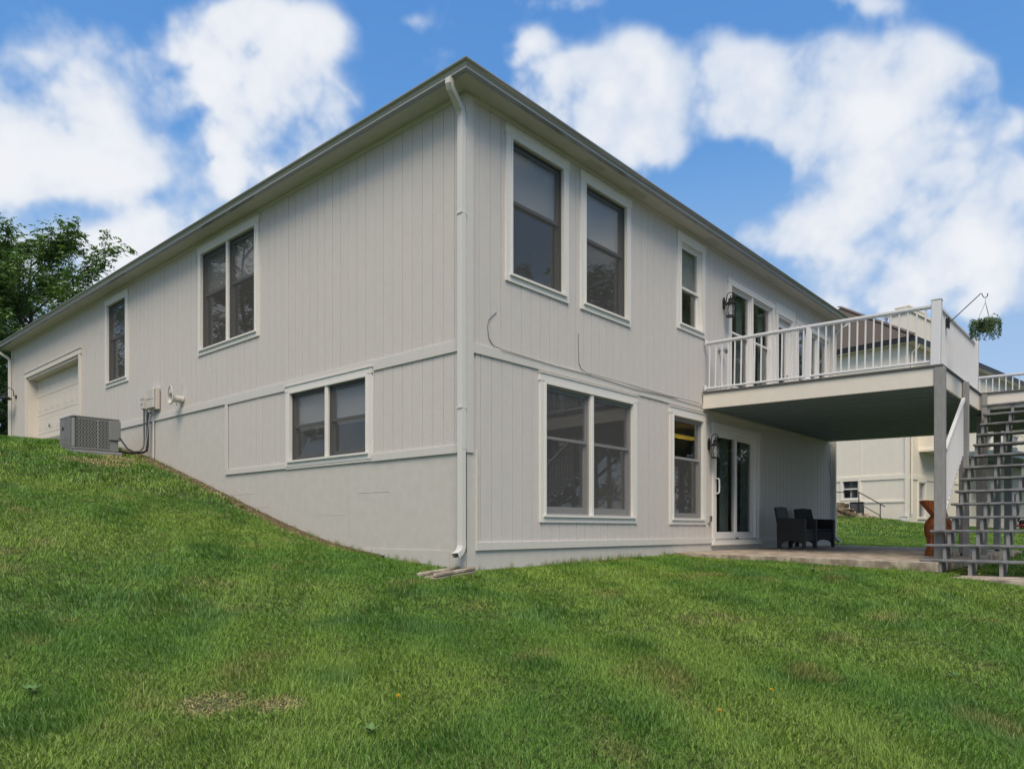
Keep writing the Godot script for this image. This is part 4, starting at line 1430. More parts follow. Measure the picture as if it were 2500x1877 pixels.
func make_wall_fittings() -> void:
	lantern("wall_lantern", "black scrolled lantern beside the sliding glass patio door", Vector3(6.50, 2.03, 0.003), 0.86)
	lantern("wall_lantern", "black scrolled lantern beside the tall window over the deck", Vector3(7.14, 4.86, 0.003), 0.90)
	# barn lamp beside the garage door
	var t := thing("barn_lamp", "dark gooseneck barn lamp beside the garage door", "wall lamp", Vector3(-0.003, 4.36, -19.08), PI * 1.5)
	var b := MB.new()
	b.lathe([Vector2(0.06, 0.0), Vector2(0.06, 0.02), Vector2(0.0, 0.03)], Transform3D(Basis(Vector3.RIGHT, PI / 2), Vector3.ZERO), 16)
	obj("back_plate", b, M.black_metal, t)
	b = MB.new()
	b.tube([Vector3(0, 0, 0.02), Vector3(0, 0.02, 0.06), Vector3(0, 0.16, 0.07), Vector3(0, 0.23, 0.13), Vector3(0, 0.24, 0.2), Vector3(0, 0.20, 0.265), Vector3(0, 0.06, 0.28)], 0.012, 0.012, 7)
	obj("gooseneck", b, M.black_metal, t)
	b = MB.new()
	b.lathe([Vector2(0.17, -0.10), Vector2(0.175, -0.095), Vector2(0.12, -0.04), Vector2(0.05, -0.01), Vector2(0.045, 0.06), Vector2(0.0, 0.075)], Transform3D(Basis.IDENTITY, Vector3(0, 0.0, 0.28)), 20)
	b.lathe([Vector2(0.04, -0.015), Vector2(0.115, -0.045), Vector2(0.17, -0.10)].map(func(q): return q), Transform3D(Basis.IDENTITY, Vector3(0, -0.003, 0.28)), 20)
	obj("lamp_shade", b, M.black_metal, t)
	# air conditioner on its pad
	make_ac()
	# electrical boxes, conduit, refrigerant lines
	t = thing("disconnect_box", "small beige electrical disconnect box above the grey conduit", "electrical box", Vector3(0, 2.94, -9.6), PI * 1.5)
	b = MB.new()
	b.bbox(Vector3(-0.07, 0, 0.02), Vector3(0.07, 0.25, 0.11), 0.008)
	obj("case", b, M.box_paint, t)
	b = MB.new()
	b.bbox(Vector3(-0.076, 0.20, 0.111), Vector3(0.076, 0.262, 0.122), 0.004)
	b.bbox(Vector3(-0.05, 0.10, 0.111), Vector3(0.03, 0.17, 0.128), 0.006)
	obj("cover", b, M.box_paint, t)
	t = thing("meter_box", "large beige utility box on the siding beside the vent horn", "electrical box", Vector3(0, 2.84, -9.1), PI * 1.5)
	b = MB.new()
	b.bbox(Vector3(-0.19, 0.03, 0.021), Vector3(0.19, 0.48, 0.10), 0.01)
	obj("case", b, M.box_paint, t)
	b = MB.new()
	b.bbox(Vector3(-0.18, 0.06, 0.101), Vector3(0.15, 0.47, 0.15), 0.015)
	b.bbox(Vector3(-0.18, 0.25, 0.151), Vector3(0.15, 0.27, 0.158), 0.003)
	obj("cover", b, M.box_paint, t)
	b = MB.new()
	b.tube([Vector3(-0.02, 0.03, 0.06), Vector3(-0.02, -0.03, 0.07), Vector3(-0.10, -0.08, 0.08)], 0.02, 0.02, 8)
	obj("fitting", b, M.silver, t)
	t = thing("vent_horn", "beige flared exhaust vent pipe with a hoop over its mouth", "vent", Vector3(-0.01, 2.97, -7.9), PI * 1.5)
	b = MB.new()
	b.lathe([Vector2(0.075, 0.0), Vector2(0.068, 0.01), Vector2(0.068, 0.17), Vector2(0.085, 0.20), Vector2(0.115, 0.235), Vector2(0.105, 0.235), Vector2(0.075, 0.20), Vector2(0.055, 0.16), Vector2(0.055, 0.02)], Transform3D(Basis(Vector3.RIGHT, PI / 2), Vector3(0, -0.02, 0)), 18)
	obj("pipe", b, M.box_paint, t)
	b = MB.new()
	var hp := []
	for i in 17:
		var a := -PI * 0.5 + TAU * i / 16.0
		hp.append(Vector3(cos(a) * 0.115, sin(a) * (0.11 if sin(a) < 0.0 else 0.24) - 0.02, 0.235))
	b.tube(hp, 0.014, 0.014, 7, false)
	b.tube([Vector3(0, 0.22, 0.235), Vector3(0, 0.30, 0.02), Vector3(0, 0.34, 0.015)], 0.006, 0.004, 6)
	obj("hoop", b, M.box_paint, t)
	b = MB.new()
	b.tube([Vector3(-0.04, -0.10, 0.10), Vector3(-0.04, -0.13, 0.10)], 0.01, 0.01, 6)
	b.tube([Vector3(0.02, -0.10, 0.06), Vector3(0.02, -0.125, 0.06)], 0.008, 0.008, 6)
	obj("screw", b, M.box_paint, t)
	t = thing("conduit", "grey flexible conduit from the air conditioner up to the disconnect box", "conduit")
	b = MB.new()
	b.tube([Vector3(-0.075, 2.95, -9.58), Vector3(-0.075, 2.55, -9.57), Vector3(-0.08, 2.30, -9.55), Vector3(-0.11, 2.13, -9.52), Vector3(-0.20, 2.03, -9.46), Vector3(-0.34, 2.01, -9.42), Vector3(-0.46, 2.06, -9.42), Vector3(-0.54, 2.18, -9.44), Vector3(-0.60, 2.28, -9.46)], 0.019, 0.019, 8)
	obj("tube", b, M.pipe, t)
	t = thing("refrigerant_line", "black insulated pipe bundle taped against the foundation", "pipe")
	b = MB.new()
	b.tube([Vector3(-0.02, 2.84, -9.36), Vector3(-0.07, 2.84, -9.36), Vector3(-0.085, 2.78, -9.36), Vector3(-0.085, 2.5, -9.36), Vector3(-0.09, 2.15, -9.37), Vector3(-0.10, 2.05, -9.38), Vector3(-0.16, 2.01, -9.42), Vector3(-0.36, 2.0, -9.60), Vector3(-0.66, 2.02, -9.66)], 0.030, 0.027, 8)
	obj("insulation", b, M.pipe_black, t)
	b = MB.new()
	b.tube([Vector3(-0.02, 2.86, -9.30), Vector3(-0.06, 2.86, -9.30), Vector3(-0.07, 2.80, -9.31), Vector3(-0.10, 2.4, -9.33), Vector3(-0.125, 2.12, -9.36)], 0.010, 0.010, 6)
	obj("liquid_line", b, M.silver, t)
	b = MB.new()
	b.tube([Vector3(-0.025, 2.66, -9.22), Vector3(-0.025, 1.9, -9.22)], 0.018, 0.018, 8)
	obj("painted_pipe", b, M.foundation, t)
	# cables stapled along the band board
	var cables := [["black cable looping down from the siding to the band board", [[0.546, 3.226], [0.50, 3.19], [0.40, 3.10], [0.375, 3.0], [0.40, 2.86], [0.48, 2.785], [0.62, 2.752], [1.0, 2.742], [1.72, 2.728], [2.465, 2.731], [3.07, 2.721], [3.85, 2.697], [4.8, 2.722], [5.5, 2.705], [6.1, 2.70], [6.2, 2.67]]],
		["thin cable dropping straight from the siding and following the band board", [[2.325, 3.30], [2.329, 3.09], [2.339, 2.87], [2.40, 2.79], [2.50, 2.752], [2.96, 2.757], [3.98, 2.752], [4.95, 2.742], [5.6, 2.758], [6.1, 2.762], [6.19, 2.72]]]]
	for q in cables:
		b = MB.new()
		var pts := []
		for p in q[1]:
			pts.append(Vector3(p[0], p[1], 0.030 if p[1] < 2.755 else 0.008))
		b.tube(pts, 0.0048, 0.0048, 6)
		var o := obj("cable", b, M.cable, self)
		tag(o, q[0], "cable", "")
	b = MB.new()
	b.tube([Vector3(13.2, 2.55, 0.03), Vector3(13.24, 2.3, 0.05), Vector3(13.22, 2.0, 0.03), Vector3(13.3, 1.7, 0.05), Vector3(13.32, 1.3, 0.03)], 0.006, 0.006, 6)
	tag(obj("cable", b, M.cable, self), "loose dark cable hanging at the end of the patio wall", "cable")
	# covered socket, spotlight over the deck, splash block
	t = thing("outlet_box", "grey weatherproof socket cover beside the sliding door", "socket", Vector3(6.50, 0.53, 0.003))
	b = MB.new()
	b.bbox(Vector3(-0.045, 0, 0), Vector3(0.045, 0.15, 0.03), 0.006)
	obj("box", b, M.box_paint, t)
	b = MB.new()
	frame(b, -0.036, 0.036, 0.02, 0.13, 0.012, 0.012, 0.012, 0.031, 0.06)
	b.box(Vector3(-0.02, 0.035, 0.031), Vector3(0.02, 0.115, 0.036))
	obj("cover", b, M.silver, t)
	t = thing("spotlight", "small silver spotlight on the wall above the deck", "spotlight", Vector3(6.93, 3.90, 0.003))
	b = MB.new()
	b.lathe([Vector2(0.04, 0.0), Vector2(0.04, 0.02), Vector2(0.0, 0.03)], Transform3D(Basis(Vector3.RIGHT, PI / 2), Vector3.ZERO), 14)
	b.tube([Vector3(0, 0, 0.02), Vector3(0, -0.02, 0.06), Vector3(0.01, 0, 0.09)], 0.012, 0.012, 7)
	obj("bracket", b, M.silver, t)
	b = MB.new()
	b.lathe([Vector2(0.0, -0.05), Vector2(0.03, -0.045), Vector2(0.035, 0.02), Vector2(0.06, 0.09), Vector2(0.05, 0.085), Vector2(0.0, 0.03)], Transform3D(Basis(Vector3(0, 0, 1), -PI * 0.5), Vector3(0.03, 0.0, 0.11)), 16)
	obj("lamp_head", b, M.silver, t)
	t = thing("wall_register", "small white vent plate low on the wall over the deck", "vent", Vector3(6.93, 3.10, 0.003))
	b = MB.new()
	frame(b, 0, 0.16, 0, 0.2, 0.012, 0.012, 0.012, 0, 0.012)
	obj("rim", b, M.casing, t)
	for k in 6:
		b = MB.new()
		b.box(Vector3(0.013, 0.02 + 0.028 * k, 0.001), Vector3(0.147, 0.038 + 0.028 * k, 0.008))
		obj("louvre", b, M.casing, t)
	# splash block under the downspout
	var sp := Vector3(-0.40, ground(-0.4, 0.1) - 0.02, 0.08)
	t = thing("splash_block", "weathered concrete splash block under the corner downspout", "splash block", sp, PI + 0.2)
	t.rotation.z = -0.05
	b = MB.new()
	var w := 0.14
	b.bbox(Vector3(-0.42, 0, -w), Vector3(0.42, 0.035, w), 0.008)
	obj("base", b, M.concrete, t)
	b = MB.new()
	b.bbox(Vector3(-0.42, 0.036, -w), Vector3(0.42, 0.085, -w + 0.045), 0.014)
	b.bbox(Vector3(-0.42, 0.036, w - 0.045), Vector3(0.42, 0.085, w), 0.014)
	b.bbox(Vector3(-0.42, 0.036, -w + 0.046), Vector3(-0.38, 0.08, w - 0.046), 0.012)
	obj("rim", b, M.concrete, t)
	t = thing("splash_block", "low grey splash block at the far end of the patio", "splash block", Vector3(13.75, -0.10, 0.25), 0.35)
	b = MB.new()
	b.bbox(Vector3(-0.4, 0, -0.13), Vector3(0.4, 0.04, 0.13), 0.008)
	b.bbox(Vector3(-0.4, 0.041, -0.13), Vector3(0.4, 0.10, -0.09), 0.01)
	b.bbox(Vector3(-0.4, 0.041, 0.09), Vector3(0.4, 0.10, 0.13), 0.01)
	obj("trough", b, M.concrete, t)

func make_ac() -> void:
	var g := 1.955
	var t := thing("air_conditioner", "grey outdoor air conditioner with slotted side standing on the slope", "air conditioner", Vector3(-1.46, g, -9.5))
	var w := 0.86
	var d := 0.76
	var h := 0.70
	var b := MB.new()
	b.bbox(Vector3(-0.06, -0.12, -d - 0.06), Vector3(w + 0.06, 0.02, 0.06), 0.02)
	obj("pad", b, M.ac_light, t)
	b = MB.new()
	b.bbox(Vector3(0.03, 0.025, -d + 0.03), Vector3(w - 0.03, h - 0.02, -0.03), 0.03)
	obj("core", b, M.ac_dark, t)
	b = MB.new()
	b.bbox(Vector3(0, h - 0.035, -d), Vector3(w + 0.02, h + 0.005, 0.004), 0.015)
	b.bbox(Vector3(0, 0.035, -d), Vector3(w, 0.075, 0.0), 0.01)
	for c in [[0, 0], [0, -d + 0.08], [w - 0.08, -d + 0.08]]:
		b.bbox(Vector3(c[0] + 0.002, 0.06, c[1] - 0.08 if c[1] == 0 else c[1] - 0.078), Vector3(c[0] + 0.085, h - 0.03, c[1] - 0.002), 0.03)
	obj("cabinet", b, M.ac, t)
	# slotted side
	b = MB.new()
	var cols := 22
	var u0 := 0.086
	var u1 := 0.665
	var cw := (u1 - u0) / cols
	for i in cols + 1:
		var u := u0 + cw * i
		b.box(Vector3(u - 0.0055, 0.0752, -0.006), Vector3(u + 0.0055, h - 0.036, 0.0))
	for i in cols:
		var u := u0 + cw * i
		if i == 14:
			b.box(Vector3(u + 0.0056, 0.0754, -0.012), Vector3(u + cw - 0.0056, h - 0.0362, -0.0005))
			continue
		var y := 0.0754 if i % 2 == 0 else 0.0754 - 0.04
		var e := 0.02
		while y < h - 0.04:
			b.box(Vector3(u + 0.0056, maxf(y, 0.0754), -0.0055), Vector3(u + cw - 0.0056, clampf(y + e, 0.078, h - 0.0365), -0.0006))
			y += 0.083
		b.box(Vector3(u + 0.0056, h - 0.056, -0.0054), Vector3(u + cw - 0.0056, h - 0.0366, -0.0007))
	obj("louvre_panel", b, M.ac, t)
	b = MB.new()
	b.bbox(Vector3(0.675, 0.26, -0.25), Vector3(w + 0.035, h - 0.038, 0.012), 0.012)
	b.bbox(Vector3(0.675, 0.076, -0.22), Vector3(w - 0.002, 0.258, -0.02), 0.008)
	obj("service_panel", b, M.ac, t)
	# wire grille side facing the slope
	b = MB.new()
	var z := -0.09
	while z > -d + 0.09:
		b.box(Vector3(-0.001, 0.0752, z - 0.004), Vector3(0.007, h - 0.036, z + 0.004))
		z -= 0.017
	for k in 12:
		var y := 0.11 + 0.048 * k
		b.box(Vector3(-0.004, y, -d + 0.08), Vector3(-0.0012, y + 0.006, -0.08))
	b.box(Vector3(-0.0055, 0.076, -0.42), Vector3(-0.0042, h - 0.037, -0.41))
	obj("wire_grille", b, M.ac_light, t)
	b = MB.new()
	b.lathe([Vector2(0.0, 0.01), Vector2(0.036, 0.008), Vector2(0.04, 0.0)].map(func(q): return q), Transform3D(Basis(Vector3(0, 0, 1), PI / 2), Vector3(-0.005, 0.47, -0.52)), 16)
	obj("badge", b, M.ac_dark, t)
	b = MB.new()     # upright row of worn pale letters
	var ys := [0.60, 0.565, 0.53, 0.41, 0.375, 0.335, 0.295, 0.255, 0.215, 0.175]
	for k in ys.size():
		b.box(Vector3(-0.0072, ys[k], -0.52), Vector3(-0.0056, ys[k] + 0.024, -0.508 - 0.004 * (k % 2)))
		b.box(Vector3(-0.0072, ys[k] + (0.0 if k % 3 else 0.018), -0.508), Vector3(-0.0056, ys[k] + (0.006 if k % 3 else 0.024), -0.49))
	obj("lettering", b, M.badge, t)

# ================================================================ things on the patio
func make_patio_things() -> void:
	wicker_chair("black wicker armchair side-on with its back to the plank wall", Vector3(8.78, 0, 0.84), -0.06)
	wicker_chair("black wicker armchair at the end of the patio, turned towards the lawn", Vector3(10.45, 0, 0.62), -0.42)
	# carved redwood figure behind the corner post
	var t := thing("carved_sculpture", "glossy red-brown carved wooden sculpture with a slanted top behind the grey deck post", "sculpture", Vector3(7.85, -0.055, 3.60))
	var b := MB.new()
	b.lathe([Vector2(0.0, 0.0), Vector2(0.205, 0.0), Vector2(0.215, 0.02), Vector2(0.215, 0.07), Vector2(0.20, 0.085), Vector2(0.205, 0.10), Vector2(0.205, 0.12), Vector2(0.185, 0.13)], Transform3D.IDENTITY, 20)
	obj("base", b, M.stain, t)
	b = MB.new()
	b.lathe([Vector2(0.185, 0.131), Vector2(0.18, 0.20), Vector2(0.185, 0.30), Vector2(0.215, 0.36), Vector2(0.225, 0.52), Vector2(0.20, 0.60), Vector2(0.13, 0.69), Vector2(0.11, 0.72), Vector2(0.0, 0.73)], Transform3D(Basis(Vector3.UP, 0.3), Vector3.ZERO), 8)
	obj("body", b, M.stain, t)
	b = MB.new()
	b.prism(PackedVector2Array([Vector2(-0.06, -0.02), Vector2(0.14, -0.02), Vector2(0.10, 0.10), Vector2(-0.10, 0.25), Vector2(-0.25, 0.26), Vector2(-0.27, 0.23)]), Transform3D(Basis(Vector3.UP, -0.85), Vector3(-0.0, 0.70, -0.06)), 0.16)
	obj("slanted_top", b, M.stain, t)
	# dandelions in the lawn
	for q in [[971, 1737, 0.055, "bright yellow dandelion standing alone in the dark grass"], [1757, 1760, 0.03, "half-closed yellow dandelion low in the lawn"], [1884, 1709, 0.035, "pale green-yellow weed flower in the lawn"]]:
		var p := to_ground(q[0], q[1])
		t = thing("dandelion", q[3], "flower", p)
		b = MB.new()
		b.tube([Vector3(0, 0, 0), Vector3(0.004, q[2] * 0.6, 0.002), Vector3(0.003, q[2] + 0.03, 0)], 0.002, 0.0018, 5)
		obj("stem", b, M.stem, t)
		b = MB.new()
		var top := Vector3(0.003, q[2] + 0.03, 0)
		for i in 34:
			var a := TAU * i / 13.0 + i * 0.1
			var el := 0.15 + 1.2 * i / 34.0
			var dir := Vector3(cos(a) * cos(el), sin(el), sin(a) * cos(el))
			leaf(b, top, dir, Vector3.UP if absf(dir.y) < 0.9 else Vector3.RIGHT, 0.019, 0.35)
		obj("petals", b, M.yellow, t)

func to_ground(px: float, py: float) -> Vector3:
	var d := look_dir(px, py)
	var s := 2.0
	while s < 60.0:
		var p := EYE + d * s
		if p.y < ground(p.x, p.z):
			return Vector3(p.x, ground(p.x, p.z), p.z)
		s += 0.01
	return EYE + d * s

func wicker_chair(label: String, at: Vector3, turn: float) -> void:
	at.y = -0.0146 * at.z
	var t := thing("wicker_armchair", label, "armchair", at, turn, "wicker armchairs on the patio")
	# faces local +z; sides are wicker panels running down to the feet
	var side := PackedVector2Array([Vector2(-0.29, 0.02), Vector2(-0.235, 0.02), Vector2(-0.22, 0.12), Vector2(-0.16, 0.165), Vector2(0.0, 0.19), Vector2(0.16, 0.165), Vector2(0.23, 0.12), Vector2(0.245, 0.02), Vector2(0.29, 0.02), Vector2(0.285, 0.35), Vector2(0.295, 0.60), Vector2(0.275, 0.635), Vector2(0.0, 0.645), Vector2(-0.29, 0.655), Vector2(-0.30, 0.40)])
	for s in [-1, 1]:
		var b := MB.new()
		# polygon x is the chair's depth (z), extruded across
		b.prism(side.duplicate(), Transform3D(Basis(Vector3(0, 0, 1), Vector3.UP, Vector3(-1, 0, 0)), Vector3(-0.235 if s < 0 else 0.295, 0, 0)), 0.06)
		obj("arm_panel", b, M.wicker, t)
	var b := MB.new()
	b.bbox(Vector3(-0.234, 0.36, -0.25), Vector3(0.234, 0.43, 0.27), 0.02)
	obj("seat", b, M.wicker, t)
	b = MB.new()
	b.prism(PackedVector2Array([Vector2(-0.234, 0.12), Vector2(-0.15, 0.175), Vector2(0, 0.195), Vector2(0.15, 0.175), Vector2(0.234, 0.12), Vector2(0.234, 0.36), Vector2(-0.234, 0.36)]), Transform3D(Basis.IDENTITY, Vector3(0, 0, 0.23)), 0.035)
	obj("apron", b, M.wicker, t)
	b = MB.new()
	b.prism(PackedVector2Array([Vector2(-0.285, 0.0), Vector2(0.285, 0.0), Vector2(0.262, 0.30), Vector2(0.25, 0.475), Vector2(0.0, 0.490), Vector2(-0.25, 0.475), Vector2(-0.262, 0.30)]), Transform3D(Basis(Vector3.RIGHT, -0.20), Vector3(0, 0.405, -0.285)), 0.045)
	obj("backrest", b, M.wicker, t)
	for s in [-0.265, 0.265]:
		for z in [-0.262, 0.267]:
			b = MB.new()
			b.tube([Vector3(s, 0.0, z), Vector3(s, 0.022, z)], 0.014, 0.018, 8)
			obj("foot", b, M.silver, t)

# ================================================================ the house next door
func make_neighbour() -> void:
	var t := thing("neighbour_house", "cream house with brown shingle roof and black fascia beyond the patio", "house", Vector3(33.568, 0, -2.864), -0.1416)
	var L2 := Transform3D(Basis(Vector3(0, 0, 1), Vector3.UP, Vector3(-1, 0, 0)), Vector3.ZERO)
	var top := 9.62
	var lh := [[-3.27, -2.40, 2.0, 3.03]]
	var rh := [[1.27, 2.15, 1.0, 2.80], [10.8, 12.2, 4.95, 6.0], [15.2, 17.4, 5.0, 6.4], [10.2, 12.0, 0.45, 2.6], [15.4, 17.2, 0.9, 2.7]]
	var b := MB.new()
	cells(b, -13.0, 0.0, -0.6, top, lh, 0.0)
	reveals(b, lh, -0.2, 0.0)
	var w := obj("wall", b, M.n_wall, t, L2)
	b = MB.new()
	cells(b, 0.0, 20.0, -0.6, top, rh, 0.0)
	reveals(b, rh, -0.2, 0.0)
	obj("wall", b, M.n_wall, t)
	b = MB.new()
	b.box(Vector3(19.9, -0.6, -0.2), Vector3(20.0, top, -13.0))
	b.box(Vector3(0.2, -0.6, -13.0), Vector3(19.9, top, -12.9))
	b.box(Vector3(0.3, 4.0, -0.3), Vector3(19.8, 4.1, -12.8))
	b.box(Vector3(0.3, 0.3, -3.0), Vector3(19.8, 9.5, -2.9))
	b.box(Vector3(3.0, 0.3, -0.3), Vector3(3.1, 9.5, -2.9))
	obj("wall", b, M.n_wall, t)
	# boards
	for q in [[L2, -13.0, -0.12, 2.92, 3.14], [L2, -13.0, -0.10, 1.76, 1.86]]:
		b = MB.new()
		b.box(Vector3(q[1], q[3], 0.0), Vector3(q[2], q[4], 0.045))
		obj("band_board", b, M.n_trim, t, q[0])
	b = MB.new()
	b.box(Vector3(0.1, 2.90, 0.0), Vector3(20.0, 3.10, 0.04))
	obj("band_board", b, M.n_trim, t)
	b = MB.new()
	b.box(Vector3(-0.05, 0.6, -0.13), Vector3(0.0, top, 0.05))
	b.box(Vector3(0.001, 0.6, 0.001), Vector3(0.12, top, 0.05))
	obj("corner_board", b, M.n_trim, t)
	for d in [2.28, 4.7, 7.1]:
		b = MB.new()
		b.box(Vector3(-d - 0.04, 1.87, 0.0), Vector3(-d + 0.04, 2.91, 0.012))
		b.box(Vector3(-d - 0.04, 3.15, 0.0), Vector3(-d + 0.04, top, 0.012))
		obj("batten_or_gap_light", b, M.n_trim, t, L2)
	for q in [[L2, lh[0]], [RT, rh[0]], [RT, rh[1]], [RT, rh[2]], [RT, rh[3]], [RT, rh[4]]]:
		var h: Array = q[1]
		b = MB.new()
		frame(b, h[0] - 0.09, h[1] + 0.09, h[2] - 0.09, h[3] + 0.09, 0.09, 0.09, 0.09, 0.0, 0.05)
		var win := obj("window", b, M.n_trim, t, q[0])
		b = MB.new()
		frame(b, h[0], h[1], h[2], h[3], 0.05, 0.05, 0.05, -0.12, 0.02)
		var my := lerpf(h[2], h[3], 0.5)
		b.box(Vector3(h[0] + 0.05, my - 0.035, -0.1), Vector3(h[1] - 0.05, my + 0.035, 0.01))
		obj("frame", b, M.vinyl, win)
		b = MB.new()
		b.quad(Vector3(h[0] + 0.04, h[2] + 0.04, -0.06), Vector3(h[1] - 0.04, h[2] + 0.04, -0.06), Vector3(h[1] - 0.04, h[3] - 0.04, -0.06), Vector3(h[0] + 0.04, h[3] - 0.04, -0.06))
		obj("pane", b, M.n_glass, win)
		b = MB.new()
		var y: float = h[3] - 0.07
		while y > (my + 0.03 if q[0] == L2 else my - 0.02):
			b.obox(Transform3D(Basis(Vector3.RIGHT, 0.7), Vector3((h[0] + h[1]) * 0.5, y, -0.14)), Vector3(h[1] - h[0] - 0.12, 0.004, 0.05))
			y -= 0.06
		obj("blind", b, M.curtain if q[0] == L2 else M.blind, win)
	# bay with its own window
	b = MB.new()
	b.box(Vector3(1.45, 4.45, 0.0), Vector3(4.6, 7.2, 0.75))
	b.box(Vector3(1.35, 4.33, 0.0), Vector3(4.7, 4.449, 0.85))
	var bay := obj("bay", b, M.n_wall, t)
	b = MB.new()
	frame(b, 2.25, 3.7, 4.72, 6.5, 0.1, 0.1, 0.1, 0.75, 0.80)
	b.box(Vector3(2.35, 5.5, 0.75), Vector3(3.6, 5.58, 0.79))
	obj("window_frame", b, M.vinyl, bay)
	b = MB.new()
	b.quad(Vector3(2.35, 4.82, 0.758), Vector3(3.6, 4.82, 0.758), Vector3(3.6, 6.4, 0.758), Vector3(2.35, 6.4, 0.758))
	obj("pane", b, mat(lin(0.03, 0.045, 0.045), 0.05), bay)
	# eaves and hip roof
	b = MB.new()
	b.box(Vector3(-0.42, top - 0.02, 0.42), Vector3(20.4, top + 0.02, -13.4))
	obj("soffit", b, M.n_trim, t)
	b = MB.new()
	b.box(Vector3(-0.46, top - 0.04, 0.46), Vector3(-0.421, top + 0.24, -13.4))
	b.box(Vector3(-0.42, top - 0.04, 0.421), Vector3(20.4, top + 0.24, 0.46))
	obj("fascia", b, M.n_fascia, t)
	b = MB.new()
	var y0 := top + 0.22
	var e := 0.48
	var hh := 6.9
	var r0 := Vector3(-e + hh, y0 + hh * 0.62, e - hh)
	var r1 := Vector3(20.0 + e - hh, y0 + hh * 0.62, e - hh)
	var c := [Vector3(-e, y0, e), Vector3(20.0 + e, y0, e), Vector3(20.0 + e, y0, -13.3), Vector3(-e, y0, -13.3)]
	b.quad(c[0], c[1], r1, r0)
	b.tri(c[1], c[2], r1)
	b.quad(c[2], c[3], r0, r1)
	b.tri(c[3], c[0], r0)
	var roof := obj("roof", b, M.shingle, t)
	# shingle courses: a real step at every course of the side that faces the patio and a thick hip cap
	b = MB.new()
	var k := 0.0
	while k < hh - 0.3:
		var z0 := e - k - 0.02
		var z1 := -13.3 + (hh - 0.0) * k / hh
		var x := -e + k
		var yy := y0 + k * 0.62
		b.quad(Vector3(x, yy + 0.028, z1), Vector3(x, yy + 0.028, z0), Vector3(x + 0.17, yy + 0.17 * 0.62 + 0.006, z0 - 0.17), Vector3(x + 0.17, yy + 0.17 * 0.62 + 0.006, z1 + 0.17))
		b.quad(Vector3(x, yy, z1), Vector3(x, yy, z0), Vector3(x, yy + 0.028, z0), Vector3(x, yy + 0.028, z1))
		k += 0.165
	var co := obj("shingle_courses", b, M.shingle, roof)
	co.set_meta("kind", "stuff")
	b = MB.new()
	k = 0.0
	while k < hh:
		var a := Vector3(-e + k, y0 + k * 0.62 + 0.04, e - k)
		b.bar(a, a + Vector3(0.24, 0.24 * 0.62 + 0.02, -0.24), 0.26, 0.03)
		k += 0.2
	obj("hip_cap", b, M.shingle, roof)
	b = MB.new()
	b.tube([Vector3(2.1, 11.0, -1.9), Vector3(2.1, 11.75, -1.9)], 0.06, 0.06, 10)
	b.tube([Vector3(2.1, 11.60, -1.9), Vector3(2.1, 11.82, -1.9)], 0.10, 0.10, 10)
	obj("vent_pipe", b, M.silver, roof)
	b = MB.new()
	b.box(Vector3(1.5, 9.5, -1.5), Vector3(4.2, 11.55, -0.45))
	var ch := obj("chimney", b, M.n_wall, roof)
	b = MB.new()
	b.box(Vector3(1.43, 11.55, -1.57), Vector3(4.27, 11.68, -0.38))
	b.box(Vector3(1.75, 11.681, -1.3), Vector3(4.0, 11.95, -0.65))
	b.box(Vector3(1.7, 11.951, -1.35), Vector3(4.05, 12.0, -0.6))
	obj("chimney_cap", b, M.n_trim, t)
	b = MB.new()
	b.tube([Vector3(0.30, top - 0.05, 0.40), Vector3(0.30, top - 0.2, 0.38), Vector3(0.22, top - 0.45, 0.10), Vector3(0.22, 1.2, 0.10)], 0.05, 0.05, 8)
	obj("downspout", b, M.n_trim, t)
	b = MB.new()     # the neighbour's own dark balcony
	b.box(Vector3(7.6, 4.35, 0.001), Vector3(19.8, 4.75, 2.2))
	var bal := obj("balcony", b, M.under, t)
	for x in [7.7, 11.2, 14.8, 18.6]:
		b = MB.new()
		b.box(Vector3(x, 0.2, 2.0), Vector3(x + 0.18, 4.349, 2.18))
		obj("post", b, M.n_trim, bal)
	b = MB.new()
	b.box(Vector3(7.6, 5.6, 2.12), Vector3(19.8, 5.68, 2.18))
	obj("rail", b, M.n_trim, bal)
	# boulders, steps with a handrail, utility box, mower, grill
	var xf := t.transform
	for q in [[-1.9, 1.50, -2.55, 0.55, 0.24, 0.42, 3, "tan boulder lying on top of another beside the neighbour's steps"], [-1.9, 1.18, -2.35, 0.75, 0.26, 0.55, 4, "long flat tan boulder at the edge of the neighbour's lawn"]]:
		boulder(q[7], xf * Vector3(q[0], q[1], q[2]), Vector3(q[3], q[4], q[5]), q[6])
	var hr := thing("handrail", "thin dark metal handrail beside the neighbour's garden steps", "handrail", xf.origin, -0.1416)
	b = MB.new()
	b.tube([Vector3(-1.5, 2.37, -2.95), Vector3(-1.5, 2.29, -2.74), Vector3(-1.5, 2.26, -1.73), Vector3(-1.5, 1.51, -0.47)], 0.026, 0.026, 6)
	obj("top_rail", b, M.black_metal, hr)
	b = MB.new()
	b.tube([Vector3(-1.5, 1.63, -1.63), Vector3(-1.5, 1.08, -0.69)], 0.022, 0.022, 6)
	obj("lower_rail", b, M.black_metal, hr)
	for q in [[-1.73, 2.26, 1.0], [-1.5, 1.56, 0.9], [-0.69, 1.64, 0.75]]:
		b = MB.new()
		b.tube([Vector3(-1.5, q[2], q[0]), Vector3(-1.5, q[1], q[0])], 0.024, 0.024, 6)
		obj("post", b, M.black_metal, hr)
	var ss := thing("garden_steps", "short flight of tan stone steps below the neighbour's handrail", "steps", xf.origin, -0.1416)
